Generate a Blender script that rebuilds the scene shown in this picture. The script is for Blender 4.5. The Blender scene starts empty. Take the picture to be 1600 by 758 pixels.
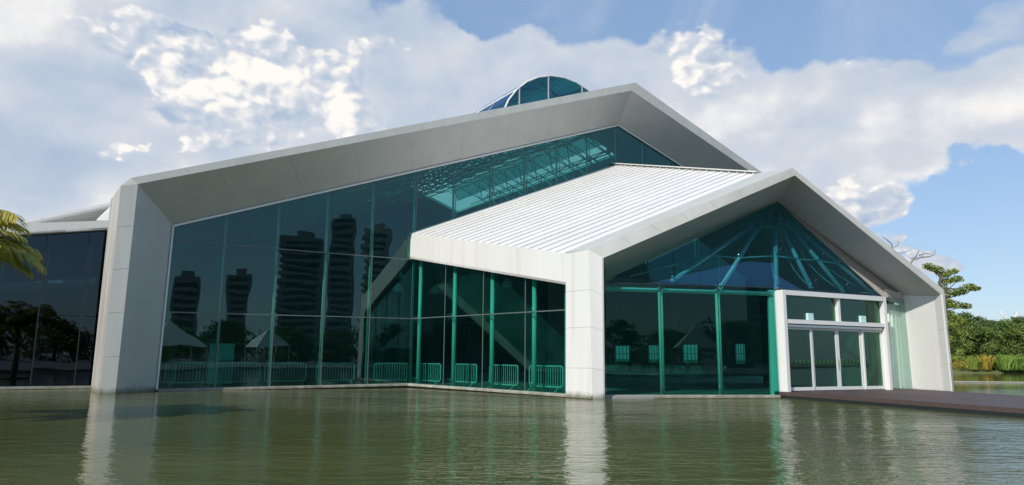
import bpy, bmesh, math, random
from mathutils import Vector, Matrix
random.seed(7)
scene = bpy.context.scene
C = scene.collection
rad = math.radians
# ------------------------------------------------------------------ camera
FPX, PITCH, ROLL, EYE = 1110.0, rad(9.25), rad(0.45), 1.5
_R = Vector((1, 0, 0)); _U = Vector((0, -math.sin(PITCH), math.cos(PITCH))); _F = Vector((0, math.cos(PITCH), math.sin(PITCH)))
CR = math.cos(ROLL) * _R + math.sin(ROLL) * _U
CU = -math.sin(ROLL) * _R + math.cos(ROLL) * _U
cd = bpy.data.cameras.new('camera'); cam = bpy.data.objects.new('camera', cd); C.objects.link(cam)
cd.sensor_width = 36; cd.lens = FPX / 1600 * 36; cd.clip_end = 20000; cd.clip_start = .1
M3 = Matrix((CR, CU, -_F)).transposed()
cam.matrix_world = Matrix.Translation((0, 0, EYE)) @ M3.to_4x4()
scene.camera = cam
# ------------------------------------------------------------------ helpers: survey of the place
EYEV = Vector((0, 0, EYE))
def ray(x, y): return _F + CR * ((x - 800) / FPX) - CU * ((y - 379) / FPX)
def onz(x, y, z):
    d = ray(x, y); return EYEV + d * ((z - EYE) / d.z)
def onp(x, y, p0, u):                       # on the vertical plane through p0 along u
    n = Vector((-u[1], u[0], 0)); d = ray(x, y)
    return EYEV + d * ((Vector(p0) - EYEV).dot(n) / d.dot(n))
def aty(x, y, Y):
    d = ray(x, y); return EYEV + d * (Y / d.y)
def on3(x, y, a, b, c):                     # on the plane of three points
    n = (b - a).cross(c - a); d = ray(x, y)
    return EYEV + d * ((a - EYEV).dot(n) / d.dot(n))
def V(*a): return Vector(a)
def azel(x, y):
    d = ray(x, y).normalized(); k = math.acos(d.y) / math.hypot(d.x, d.z); return d.x * k, d.z * k
# ------------------------------------------------------------------ world: daylight sky with cloud banks
SUN_DIR = V(-0.58, -0.81, 0.0).normalized() * math.cos(rad(35)) + V(0, 0, math.sin(rad(35)))
w = bpy.data.worlds.new("World"); scene.world = w; w.cycles.sampling_method = 'MANUAL'; w.cycles.sample_map_resolution = 256; w.use_nodes = True
nt = w.node_tree; N = nt.nodes; L = nt.links; N.clear()
def nd(t, **k):
    n = N.new(t)
    for a, b in k.items(): setattr(n, a, b)
    return n
def mth(op, a, b=None, c=None, clamp=False):
    n = N.new('ShaderNodeMath'); n.operation = op; n.use_clamp = clamp
    for i, v in enumerate((a, b, c)):
        if v is None: continue
        if isinstance(v, (int, float)): n.inputs[i].default_value = v
        else: L.new(v, n.inputs[i])
    return n.outputs[0]
def smooth(v, lo, hi, a=0.0, b=1.0):
    n = N.new('ShaderNodeMapRange'); n.interpolation_type = 'SMOOTHSTEP'
    L.new(v, n.inputs[0]); n.inputs[1].default_value = lo; n.inputs[2].default_value = hi
    n.inputs[3].default_value = a; n.inputs[4].default_value = b
    return n.outputs[0]
sky = nd('ShaderNodeTexSky', sky_type='NISHITA', sun_disc=False)
sky.sun_elevation = rad(35); sky.sun_rotation = math.atan2(SUN_DIR.x, SUN_DIR.y)
sky.air_density = 1.0; sky.dust_density = 0.6; sky.ozone_density = 1.6
tc = nd('ShaderNodeTexCoord'); sep = nd('ShaderNodeSeparateXYZ'); L.new(tc.outputs['Generated'], sep.inputs[0])
X, Y, Z = sep.outputs
kq = mth('DIVIDE', mth('ARCCOSINE', mth('MINIMUM', mth('MAXIMUM', Y, -.9999), .9999)), mth('SQRT', mth('ADD', mth('ADD', mth('MULTIPLY', X, X), mth('MULTIPLY', Z, Z)), 1e-6)))
az = mth('MULTIPLY', X, kq); el = mth('MULTIPLY', Z, kq)
cmb = nd('ShaderNodeCombineXYZ'); L.new(az, cmb.inputs[0]); L.new(mth('MULTIPLY', el, 1.35), cmb.inputs[1])
def noise(vec, scale, detail=8, rough=.55, off=(0, 0, 0), dist=0.0, lac=2.0):
    m = nd('ShaderNodeMapping'); m.inputs['Location'].default_value = off; L.new(vec, m.inputs[0])
    n = nd('ShaderNodeTexNoise', noise_dimensions='2D'); n.inputs['Scale'].default_value = scale; n.inputs['Detail'].default_value = min(detail, 7)
    n.inputs['Roughness'].default_value = rough; n.inputs['Distortion'].default_value = dist; n.inputs['Lacunarity'].default_value = lac
    L.new(m.outputs[0], n.inputs[0]); return n.outputs[0]
P = cmb.outputs[0]
# gently warped coordinates so that cloud outlines are lobed
def vadd(vec, off):
    n = nd('ShaderNodeVectorMath', operation='ADD'); L.new(vec, n.inputs[0]); n.inputs[1].default_value = off; return n.outputs[0]
wn = nd('ShaderNodeTexNoise', noise_dimensions='2D'); wn.inputs['Scale'].default_value = 7; wn.inputs['Detail'].default_value = 6; L.new(P, wn.inputs[0])
wv = nd('ShaderNodeVectorMath', operation='MULTIPLY_ADD'); L.new(wn.outputs['Color'], wv.inputs[0])
wv.inputs[1].default_value = (.16, .16, .16); L.new(vadd(P, (-.08, -.08, -.08)), wv.inputs[2]); PW = wv.outputs[0]
sepw = nd('ShaderNodeSeparateXYZ'); L.new(PW, sepw.inputs[0])
azw = sepw.outputs[0]; elw = mth('DIVIDE', sepw.outputs[1], 1.35)
def blob(cx, cy, rx, ry, amp):
    a0, e0 = azel(cx, cy); a1 = azel(cx + rx, cy)[0]; e1 = azel(cx, cy - ry)[1]
    u = mth('DIVIDE', mth('SUBTRACT', azw, a0), abs(a1 - a0)); v = mth('DIVIDE', mth('SUBTRACT', elw, e0), abs(e1 - e0))
    q = mth('ADD', mth('MULTIPLY', u, u), mth('MULTIPLY', v, v))
    return mth('MULTIPLY', mth('EXPONENT', mth('MULTIPLY', mth('POWER', q, 1.6), -1.0)), amp)
def total(lst):
    s = None
    for b in lst:
        o = blob(*b); s = o if s is None else mth('ADD', s, o)
    return s
sheet = total([(60, 150, 620, 420, .9), (640, 190, 420, 120, .75), (620, 30, 200, 50, .55), (1075, 110, 130, 90, .7), (1420, 160, 300, 80, .75), (1130, 230, 330, 110, .8), (1000, 330, 500, 60, .45), (850, 110, 250, 60, .5),
               (1350, 325, 90, 45, .7), (1450, 400, 80, 40, .5), (1560, 25, 90, 40, .5), (1620, 150, 200, 75, .8), (1520, 215, 160, 40, .45),
               (900, 5, 200, 34, -.7), (1270, 15, 210, 62, -.8), (1530, 330, 130, 130, -.5), (1250, 262, 45, 30, -.3)])
n1 = noise(P, 4.0, 12, .55, (3.1, 1.7, 0)); n2 = noise(P, 2.2, 3, .5, (0.4, 5.2, 0))
dens = mth('ADD', mth('MULTIPLY', mth('SUBTRACT', n1, .5), 1.1), mth('ADD', sheet, -.30))
mask = smooth(dens, -.04, .30)
wisp = mth('MULTIPLY', smooth(noise(P, 2.2, 9, .65, (7, 2, 1), .6), .45, .8), .35)
mask = mth('MAXIMUM', mask, wisp)
# bright towers of cumulus
cum = total([(350, 110, 160, 85, .95), (250, 70, 120, 50, .45), (440, 180, 150, 60, .7), (515, 140, 62, 72, .85), (548, 205, 40, 45, .7), (290, 185, 90, 50, .5), (1062, 80, 85, 55, .8), (1130, 130, 70, 36, .55), (1375, 305, 70, 30, 1.0), (1300, 285, 32, 22, .8),
             (1350, 340, 60, 26, .6), (1450, 390, 62, 28, .7), (1360, 110, 160, 24, .36), (620, 45, 130, 30, .42), (200, 30, 150, 34, .45), (215, 235, 40, 18, .5)])
def bump_field(vec):
    s = None
    for sc, am in ((12, .5), (27, .28), (62, .18)):
        n = nd('ShaderNodeTexVoronoi', feature='SMOOTH_F1', voronoi_dimensions='2D'); n.inputs['Scale'].default_value = sc; n.inputs['Smoothness'].default_value = .3
        L.new(vec, n.inputs['Vector']); o = mth('MULTIPLY', mth('SUBTRACT', 1.0, n.outputs['Distance']), am); s = o if s is None else mth('ADD', s, o)
    return s
wn2 = nd('ShaderNodeTexNoise', noise_dimensions='2D'); wn2.inputs['Scale'].default_value = 30; wn2.inputs['Detail'].default_value = 4; L.new(P, wn2.inputs[0])
wv2 = nd('ShaderNodeVectorMath', operation='MULTIPLY_ADD'); L.new(wn2.outputs['Color'], wv2.inputs[0]); wv2.inputs[1].default_value = (.03, .03, .03); L.new(P, wv2.inputs[2])
h0 = bump_field(wv2.outputs[0]); h1 = bump_field(vadd(wv2.outputs[0], (-.008, .013, 0)))
cumd = mth('ADD', cum, mth('MULTIPLY', mth('MULTIPLY', mth('SUBTRACT', h0, .58), 1.2), smooth(cum, .05, .5)))
cmask = smooth(cumd, .22, .52)
relief = mth('MULTIPLY', mth('SUBTRACT', h0, h1), 2.2)
big = mth('MULTIPLY', mth('SUBTRACT', noise(P, 9, 5, .55), noise(vadd(P, (-.03, .05, 0)), 9, 5, .55)), 1.5)
cb = mth('ADD', mth('ADD', mth('MULTIPLY', cumd, .20), .44), mth('ADD', relief, big))
sh = mth('ADD', mth('MULTIPLY', mth('SUBTRACT', n2, .5), .45), mth('MULTIPLY', mth('SUBTRACT', noise(P, 5, 6, .5), noise(vadd(P, (-.03, .05, 0)), 5, 6, .5)), 1.6))
bright = mth('ADD', sh, .46)
mixb = nd('ShaderNodeMix', data_type='FLOAT'); L.new(mth('MULTIPLY', cmask, .92), mixb.inputs[0]); L.new(bright, mixb.inputs[2]); L.new(cb, mixb.inputs[3])
cr = nd('ShaderNodeValToRGB'); L.new(mixb.outputs[0], cr.inputs[0])
e = cr.color_ramp.elements
e[0].position = 0.0; e[0].color = (.42, .52, .68, 1); e[1].position = 1.0; e[1].color = (1.0, .97, .92, 1)
for pos, c_ in ((.3, (.53, .61, .73, 1)), (.6, (.66, .70, .77, 1)), (.8, (.86, .86, .87, 1))):
    q = e.new(pos); q.color = c_
bgS = nd('ShaderNodeBackground'); L.new(sky.outputs[0], bgS.inputs[0]); bgS.inputs[1].default_value = 0.15
bgC = nd('ShaderNodeBackground'); L.new(cr.outputs[0], bgC.inputs[0]); bgC.inputs[1].default_value = .95
bgV = nd('ShaderNodeBackground'); bgV.inputs[0].default_value = (.32, .49, .77, 1); bgV.inputs[1].default_value = .85    # thin high veil
mv = nd('ShaderNodeMixShader'); mv.inputs[0].default_value = .6; L.new(bgS.outputs[0], mv.inputs[1]); L.new(bgV.outputs[0], mv.inputs[2])
full = mth('MAXIMUM', mask, cmask)
mx = nd('ShaderNodeMixShader'); L.new(full, mx.inputs[0]); L.new(mv.outputs[0], mx.inputs[1]); L.new(bgC.outputs[0], mx.inputs[2])
wo = nd('ShaderNodeOutputWorld'); L.new(mx.outputs[0], wo.inputs[0])
sl = bpy.data.lights.new('sun', 'SUN'); so = bpy.data.objects.new('sun', sl); C.objects.link(so)
sl.energy = 3.8; sl.angle = rad(.5); sl.color = (1.0, .94, .85)
so.rotation_euler = SUN_DIR.to_track_quat('Z', 'Y').to_euler()
scene.view_settings.view_transform = 'Standard'; scene.view_settings.look = 'None'; scene.view_settings.exposure = .08; scene.view_settings.gamma = 1
scene.render.engine = 'CYCLES'
scene.cycles.transparent_max_bounces = 20; scene.cycles.max_bounces = 6
# ------------------------------------------------------------------ materials
def mat(name, col, rough=.6, metal=0, col2=None, scale=3.0, bump=0.0, bscale=20, spec=.5, streak=False, detail=6, amt=.5, vary=0.0, tide=False):
    m = bpy.data.materials.new(name); m.use_nodes = True; t = m.node_tree; b = t.nodes['Principled BSDF']
    b.inputs['Roughness'].default_value = rough; b.inputs['Metallic'].default_value = metal
    b.inputs['Specular IOR Level'].default_value = spec
    b.inputs['Base Color'].default_value = (*col, 1)
    tcn = t.nodes.new('ShaderNodeTexCoord')
    if col2:
        mp = t.nodes.new('ShaderNodeMapping'); t.links.new(tcn.outputs['Object'], mp.inputs[0])
        if streak: mp.inputs['Scale'].default_value = (1, 1, .12)
        n = t.nodes.new('ShaderNodeTexNoise'); n.inputs['Scale'].default_value = scale; n.inputs['Detail'].default_value = detail; n.inputs['Roughness'].default_value = .6
        t.links.new(mp.outputs[0], n.inputs[0])
        r = t.nodes.new('ShaderNodeValToRGB'); r.color_ramp.elements[0].position = .5 - .25 * (1 - amt) - .08; r.color_ramp.elements[1].position = .5 + .25 * (1 - amt) + .12
        r.color_ramp.elements[0].color = (*col2, 1); r.color_ramp.elements[1].color = (*col, 1)
        t.links.new(n.outputs[0], r.inputs[0]); t.links.new(r.outputs[0], b.inputs['Base Color'])
    src = r.outputs[0] if col2 else None
    def mul(src, fac_socket, colr):
        mxn = t.nodes.new('ShaderNodeMix'); mxn.data_type = 'RGBA'; t.links.new(fac_socket, mxn.inputs[0]); t.links.new(src, mxn.inputs[6])
        if colr is not None: mxn.inputs[7].default_value = (*colr, 1)
        t.links.new(mxn.outputs[2], b.inputs['Base Color']); return mxn.outputs[2]
    if vary and src:
        oi = t.nodes.new('ShaderNodeObjectInfo'); mm_ = t.nodes.new('ShaderNodeMath'); mm_.operation = 'MULTIPLY'; t.links.new(oi.outputs['Random'], mm_.inputs[0]); mm_.inputs[1].default_value = vary
        src = mul(src, mm_.outputs[0], tuple(c * .5 for c in col))
    if src and streak:      # thin rain streaks
        mp2 = t.nodes.new('ShaderNodeMapping'); mp2.inputs['Scale'].default_value = (1, 1, .05); t.links.new(tcn.outputs['Object'], mp2.inputs[0])
        n2_ = t.nodes.new('ShaderNodeTexNoise'); n2_.inputs['Scale'].default_value = 2.6; n2_.inputs['Detail'].default_value = 5; t.links.new(mp2.outputs[0], n2_.inputs[0])
        m2 = t.nodes.new('ShaderNodeMapRange'); m2.inputs[1].default_value = .54; m2.inputs[2].default_value = .78; m2.inputs[3].default_value = 0; m2.inputs[4].default_value = .26; t.links.new(n2_.outputs[0], m2.inputs[0])
        src = mul(src, m2.outputs[0], (.38, .36, .31))
    if tide and src:        # damp, algae-stained tide mark above the water
        sz = t.nodes.new('ShaderNodeSeparateXYZ'); t.links.new(tcn.outputs['Object'], sz.inputs[0])
        n3 = t.nodes.new('ShaderNodeTexNoise'); n3.inputs['Scale'].default_value = 3; n3.inputs['Detail'].default_value = 5; t.links.new(tcn.outputs['Object'], n3.inputs[0])
        ad_ = t.nodes.new('ShaderNodeMath'); ad_.operation = 'MULTIPLY_ADD'; t.links.new(n3.outputs[0], ad_.inputs[0]); ad_.inputs[1].default_value = -.35; t.links.new(sz.outputs[2], ad_.inputs[2])
        m3 = t.nodes.new('ShaderNodeMapRange'); m3.inputs[1].default_value = -.16; m3.inputs[2].default_value = .12; m3.inputs[3].default_value = .85; m3.inputs[4].default_value = 0; t.links.new(ad_.outputs[0], m3.inputs[0])
        src = mul(src, m3.outputs[0], (.13, .13, .085))
    if bump:
        n = t.nodes.new('ShaderNodeTexNoise'); n.inputs['Scale'].default_value = bscale; n.inputs['Detail'].default_value = 4
        t.links.new(tcn.outputs['Object'], n.inputs[0])
        bp = t.nodes.new('ShaderNodeBump'); bp.inputs['Strength'].default_value = bump; bp.inputs['Distance'].default_value = .05
        t.links.new(n.outputs[0], bp.inputs['Height']); t.links.new(bp.outputs[0], b.inputs['Normal'])
    return m
M = {}
M['white'] = mat('white_cladding', (.74, .74, .71), .5, col2=(.66, .66, .635), scale=1.1, streak=True, amt=.25, bump=.05, bscale=.8, vary=.10, tide=True)
M['fascia'] = mat('dulled_fascia', (.56, .575, .545), .6, col2=(.46, .47, .44), scale=1.2, streak=True, amt=.35, vary=.14, tide=True)  # base colour greyed so these faces look duller than the sunlit reveals
M['stain'] = mat('stained_cladding', (.55, .54, .51), .65, col2=(.28, .25, .22), scale=1.6, streak=True, amt=.6, tide=True)
M['roofw'] = mat('white_roof_sheet', (.80, .79, .76), .45, col2=(.70, .685, .655), scale=.35, amt=.2, vary=.16)
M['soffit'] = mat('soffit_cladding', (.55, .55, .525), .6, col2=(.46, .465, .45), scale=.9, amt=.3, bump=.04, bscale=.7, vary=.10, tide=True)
M['frame'] = mat('white_aluminium', (.72, .72, .70), .35)
M['post'] = mat('white_steel_post', (.80, .84, .82), .4)
M['dark'] = mat('dark_joint_and_gap', (.015, .02, .02), .6)
M['joint'] = mat('sealant_joint', (.10, .14, .135), .35)
M['steel'] = mat('brushed_steel', (.55, .56, .56), .3, 1)
M['galv'] = mat('galvanised_steel', (.88, .88, .88), .4, 0)
M['intw'] = mat('interior_wall', (.22, .24, .23), .8, col2=(.13, .14, .14), scale=.5)
M['intf'] = mat('interior_floor', (.32, .32, .30), .4, col2=(.24, .24, .23), scale=1)
M['intc'] = mat('interior_ceiling', (.25, .26, .26), .8)
M['truss'] = mat('truss_steel', (.75, .77, .76), .5)
M['ledge'] = mat('ledge_concrete', (.68, .67, .63), .7, col2=(.45, .44, .40), scale=2, amt=.3, tide=True)
M['stone'] = mat('pond_kerb', (.42, .41, .37), .8, col2=(.30, .29, .26), scale=4)
M['deck'] = mat('brown_decking', (.115, .078, .072), .55, col2=(.075, .052, .050), scale=5, amt=.3, bump=.3, bscale=60, vary=.5)
M['yellow'] = mat('tape_yellow', (.80, .62, .04), .5); M['black'] = mat('tape_black', (.02, .02, .02), .5)
M['plastic'] = mat('pale_plastic', (.50, .74, .74), .4)
M['tent'] = mat('white_canvas', (.75, .76, .74), .7)
M['bark'] = mat('bark', (.13, .10, .075), .9, col2=(.07, .055, .04), scale=8, bump=.6)
M['palebark'] = mat('pale_bark', (.34, .30, .25), .9, col2=(.2, .18, .15), scale=8)
M['grass'] = mat('bank_grass', (.10, .14, .035), .9, col2=(.16, .15, .06), scale=.4, bump=.6, bscale=3)
M['paving'] = mat('promenade_paving', (.30, .29, .27), .8, col2=(.22, .21, .20), scale=1.2)
M['towerw'] = mat('tower_render', (.42, .41, .38), .8, col2=(.33, .32, .30), scale=.2)
M['towerd'] = mat('tower_dark_render', (.32, .33, .34), .6, col2=(.25, .255, .26), scale=.2)
M['towerg'] = mat('tower_window', (.03, .045, .06), .15)
def leafmat(name, a, b, scale=.35, trans=.25):
    m = bpy.data.materials.new(name); m.use_nodes = True; t = m.node_tree; p = t.nodes['Principled BSDF']
    g = t.nodes.new('ShaderNodeTexCoord'); n = t.nodes.new('ShaderNodeTexNoise'); n.inputs['Scale'].default_value = scale; n.inputs['Detail'].default_value = 5
    t.links.new(g.outputs['Object'], n.inputs[0])
    r = t.nodes.new('ShaderNodeValToRGB'); r.color_ramp.elements[0].position = .36; r.color_ramp.elements[1].position = .64
    r.color_ramp.elements[0].color = (*a, 1); r.color_ramp.elements[1].color = (*b, 1)
    t.links.new(n.outputs[0], r.inputs[0]); t.links.new(r.outputs[0], p.inputs['Base Color']); p.inputs['Roughness'].default_value = .55
    tr = t.nodes.new('ShaderNodeBsdfTranslucent'); t.links.new(r.outputs[0], tr.inputs[0])
    ms = t.nodes.new('ShaderNodeMixShader'); ms.inputs[0].default_value = trans
    o = t.nodes['Material Output']; t.links.new(p.outputs[0], ms.inputs[1]); t.links.new(tr.outputs[0], ms.inputs[2]); t.links.new(ms.outputs[0], o.inputs[0])
    return m
M['leaf'] = leafmat('broad_leaf', (.085, .15, .03), (.19, .25, .05))
M['leafd'] = leafmat('dark_leaf', (.06, .11, .025), (.135, .19, .04))
M['leafy'] = leafmat('light_leaf', (.13, .20, .03), (.30, .34, .06), 1.5)
M['leafo'] = leafmat('croton_leaf', (.34, .36, .05), (.44, .26, .04), 1.5)
M['leafb'] = leafmat('banana_leaf', (.12, .22, .03), (.24, .35, .06), 1.0)
M['leafm'] = leafmat('mauve_leaf', (.16, .11, .11), (.11, .12, .05), 1.5)
M['palm'] = leafmat('palm_leaf', (.24, .28, .04), (.62, .50, .09), 1.3, .35)
def glassmat(name, tint, refl=.055, rtint=(.70, .92, .93), wav=.0):
    m = bpy.data.materials.new(name); m.use_nodes = True; t = m.node_tree; t.nodes.clear()
    o = t.nodes.new('ShaderNodeOutputMaterial'); tr = t.nodes.new('ShaderNodeBsdfTransparent'); tr.inputs[0].default_value = (*tint, 1)
    g = t.nodes.new('ShaderNodeBsdfGlossy'); g.inputs['Roughness'].default_value = .0; g.inputs[0].default_value = (*rtint, 1)
    lw = t.nodes.new('ShaderNodeLayerWeight'); lw.inputs[0].default_value = .5
    pw = t.nodes.new('ShaderNodeMath'); pw.operation = 'POWER'; t.links.new(lw.outputs['Facing'], pw.inputs[0]); pw.inputs[1].default_value = 4.0
    ma = t.nodes.new('ShaderNodeMath'); ma.operation = 'MULTIPLY_ADD'; t.links.new(pw.outputs[0], ma.inputs[0]); ma.inputs[1].default_value = .85; ma.inputs[2].default_value = refl
    ms = t.nodes.new('ShaderNodeMixShader'); t.links.new(ma.outputs[0], ms.inputs[0]); t.links.new(tr.outputs[0], ms.inputs[1]); t.links.new(g.outputs[0], ms.inputs[2])
    t.links.new(ms.outputs[0], o.inputs[0])
    if wav:
        tcn = t.nodes.new('ShaderNodeTexCoord'); n = t.nodes.new('ShaderNodeTexNoise'); n.inputs['Scale'].default_value = .55; n.inputs['Detail'].default_value = 1
        oi = t.nodes.new('ShaderNodeObjectInfo'); rm = t.nodes.new('ShaderNodeMath'); rm.operation = 'MULTIPLY'; t.links.new(oi.outputs['Random'], rm.inputs[0]); rm.inputs[1].default_value = 60
        va = t.nodes.new('ShaderNodeVectorMath'); va.operation = 'ADD'; t.links.new(tcn.outputs['Object'], va.inputs[0]); t.links.new(rm.outputs[0], va.inputs[1])
        t.links.new(va.outputs[0], n.inputs[0]); bp = t.nodes.new('ShaderNodeBump'); bp.inputs['Strength'].default_value = wav; bp.inputs['Distance'].default_value = .02
        t.links.new(n.outputs[0], bp.inputs['Height']); t.links.new(bp.outputs[0], g.inputs['Normal'])
    return m
M['glass'] = glassmat('teal_glass', (.42, .73, .68), .06, wav=.24)
M['glassf'] = glassmat('teal_glass_front', (.42, .76, .70), .022, wav=.08)
M['glassu'] = glassmat('teal_glass_canopy', (.42, .70, .74), .10, (.46, .70, 1.0), wav=.1)
M['glassa'] = glassmat('dark_glass_annex', (.16, .24, .28), .055, (.65, .85, .95), wav=.2)
M['glassd'] = glassmat('door_glass', (.40, .68, .45), .06, wav=.1)
M['glassv'] = glassmat('skylight_glass', (.36, .64, .62), .08, (.45, .6, .85))
M['glassp'] = glassmat('pale_side_glass', (.84, .94, .90), .14, (.9, .98, .95))
def watermat():
    m = bpy.data.materials.new('pond_water'); m.use_nodes = True; t = m.node_tree; b = t.nodes['Principled BSDF']
    b.inputs['Roughness'].default_value = .04; b.inputs['IOR'].default_value = 1.33
    tcn = t.nodes.new('ShaderNodeTexCoord')
    n0 = t.nodes.new('ShaderNodeTexNoise'); n0.inputs['Scale'].default_value = .12; n0.inputs['Detail'].default_value = 5; t.links.new(tcn.outputs['Object'], n0.inputs[0])
    r = t.nodes.new('ShaderNodeValToRGB'); r.color_ramp.elements[0].color = (.080, .094, .026, 1); r.color_ramp.elements[1].color = (.110, .122, .038, 1)
    r.color_ramp.elements[0].position = .38; r.color_ramp.elements[1].position = .62
    t.links.new(n0.outputs[0], r.inputs[0]); t.links.new(r.outputs[0], b.inputs['Base Color'])
    def nz(scale, det, sx=1, sy=1, rot=0, dist=0.0):
        mp = t.nodes.new('ShaderNodeMapping'); mp.inputs['Scale'].default_value = (sx, sy, 1); mp.inputs['Rotation'].default_value = (0, 0, rot)
        t.links.new(tcn.outputs['Object'], mp.inputs[0]); n = t.nodes.new('ShaderNodeTexNoise'); n.inputs['Scale'].default_value = scale; n.inputs['Detail'].default_value = det
        n.inputs['Distortion'].default_value = dist
        t.links.new(mp.outputs[0], n.inputs[0]); return n.outputs[0]
    def ma(op, a, b_, c=None):
        n = t.nodes.new('ShaderNodeMath'); n.operation = op
        for i, v in enumerate((a, b_, c)):
            if v is None: continue
            if isinstance(v, (int, float)): n.inputs[i].default_value = v
            else: t.links.new(v, n.inputs[i])
        return n.outputs[0]
    big = nz(2.4, 3, .7, 1.5, .25, .4); small = nz(8.0, 3, .75, 1.4, -.2, .3); swell = nz(.7, 2)
    sx = t.nodes.new('ShaderNodeSeparateXYZ'); t.links.new(tcn.outputs['Object'], sx.inputs[0])
    gm = t.nodes.new('ShaderNodeMapRange'); gm.interpolation_type = 'SMOOTHSTEP'; gm.inputs[1].default_value = -7; gm.inputs[2].default_value = 9; gm.inputs[3].default_value = .35; gm.inputs[4].default_value = 1.0
    t.links.new(sx.outputs[0], gm.inputs[0])
    patch = t.nodes.new('ShaderNodeMapRange'); patch.inputs[1].default_value = .35; patch.inputs[2].default_value = .65; patch.inputs[3].default_value = .45; patch.inputs[4].default_value = 1.15
    t.links.new(nz(.16, 3, .5, 1.4), patch.inputs[0])
    h = ma('ADD', ma('MULTIPLY', big, .55), ma('ADD', ma('MULTIPLY', small, .19), ma('MULTIPLY', swell, .5)))
    h = ma('MULTIPLY', h, ma('MULTIPLY', gm.outputs[0], patch.outputs[0]))
    fm_ = t.nodes.new('ShaderNodeMapRange'); fm_.interpolation_type = 'SMOOTHSTEP'; fm_.inputs[1].default_value = 22; fm_.inputs[2].default_value = 50; fm_.inputs[3].default_value = 1; fm_.inputs[4].default_value = .10
    t.links.new(sx.outputs[1], fm_.inputs[0]); h = ma('MULTIPLY', h, fm_.outputs[0])
    bp = t.nodes.new('ShaderNodeBump'); bp.inputs['Strength'].default_value = 1.0; bp.inputs['Distance'].default_value = .105
    t.links.new(h, bp.inputs['Height']); t.links.new(bp.outputs[0], b.inputs['Normal'])
    return m
M['water'] = watermat()
# ------------------------------------------------------------------ object helpers
def link(name, me, parent=None):
    o = bpy.data.objects.new(name, me); C.objects.link(o)
    if parent: o.parent = parent
    return o
def meta(o, label=None, cat=None, group=None, kind=None):
    if label: o['label'] = label
    if cat: o['category'] = cat
    if group: o['group'] = group
    if kind: o['kind'] = kind
    return o
def thing(name, label, cat, loc=(0, 0, 0), rz=0, group=None):
    o = bpy.data.objects.new(name, None); C.objects.link(o); o.location = loc; o.rotation_euler = (0, 0, rz); o.empty_display_size = .3
    return meta(o, label, cat, group)
def mesh(name, vs, fs, m, smooth_=False):
    me = bpy.data.meshes.new(name); me.from_pydata([tuple(v) for v in vs], [], fs); me.materials.append(m)
    if smooth_:
        me.polygons.foreach_set('use_smooth', [True] * len(me.polygons))
    me.update(); return me
class MB:
    def __init__(s): s.v = []; s.f = []
    def quadslab(s, q, t, out):            # q: 4 corners, slab grows away from the point "out"
        n = (q[1] - q[0]).cross(q[3] - q[0]).normalized() if len(q) == 4 else (q[1] - q[0]).cross(q[2] - q[0]).normalized()
        c = sum(q, Vector()) / len(q)
        if (out - c).dot(n) < 0: q = list(reversed(q)); n = -n
        k = len(s.v); N_ = len(q); s.v += [Vector(p) for p in q] + [p - n * t for p in q]
        s.f.append(tuple(range(k, k + N_))); s.f.append(tuple(range(k + 2 * N_ - 1, k + N_ - 1, -1)))
        for i in range(N_):
            j = (i + 1) % N_; s.f.append((k + i, k + N_ + i, k + N_ + j, k + j))
        return s
    def box(s, lo, hi):
        k = len(s.v); x0, y0, z0 = lo; x1, y1, z1 = hi
        s.v += [V(x0, y0, z0), V(x1, y0, z0), V(x1, y1, z0), V(x0, y1, z0), V(x0, y0, z1), V(x1, y0, z1), V(x1, y1, z1), V(x0, y1, z1)]
        for f in ((3, 2, 1, 0), (4, 5, 6, 7), (0, 1, 5, 4), (1, 2, 6, 5), (2, 3, 7, 6), (3, 0, 4, 7)): s.f.append(tuple(k + i for i in f))
        return s
    def bar(s, a, b, wd, dp, up=V(0, 0, 1)):   # rectangular bar from a to b
        d = (b - a).normalized(); sd = d.cross(up)
        if sd.length < 1e-4: sd = d.cross(V(1, 0, 0))
        sd.normalize(); n = sd.cross(d).normalized(); k = len(s.v)
        for p in (a, b):
            for i, j in ((-1, -1), (1, -1), (1, 1), (-1, 1)): s.v.append(p + sd * (i * wd / 2) + n * (j * dp / 2))
        for f in ((3, 2, 1, 0), (4, 5, 6, 7), (0, 1, 5, 4), (1, 2, 6, 5), (2, 3, 7, 6), (3, 0, 4, 7)): s.f.append(tuple(k + i for i in f))
        return s
    def tube(s, pts, r, seg=6, r2=None, cap=True):
        pts = [Vector(p) for p in pts]; n = len(pts); k = len(s.v); prev = None
        for i, p in enumerate(pts):
            d = (pts[min(i + 1, n - 1)] - pts[max(i - 1, 0)]).normalized()
            a = prev if prev else (V(0, 0, 1) if abs(d.z) < .9 else V(1, 0, 0))
            sd = d.cross(a).normalized() if prev is None else (prev - d * prev.dot(d)).normalized(); prev = sd
            up = d.cross(sd); rr = r if r2 is None else r + (r2 - r) * i / (n - 1)
            for j in range(seg):
                t = 2 * math.pi * j / seg; s.v.append(p + sd * (math.cos(t) * rr) + up * (math.sin(t) * rr))
        for i in range(n - 1):
            for j in range(seg):
                a = k + i * seg + j; b = k + i * seg + (j + 1) % seg; s.f.append((a, b, b + seg, a + seg))
        if cap: s.f.append(tuple(k + j for j in reversed(range(seg)))); s.f.append(tuple(k + (n - 1) * seg + j for j in range(seg)))
        return s
    def build(s, name, m, parent=None, smooth_=False): return link(name, mesh(name, s.v, s.f, m, smooth_), parent)
def slab(name, q, t, m, parent, out=EYEV): return MB().quadslab(q, t, out).build(name, m, parent)
def lerp(a, b, t): return a + (b - a) * t
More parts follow.
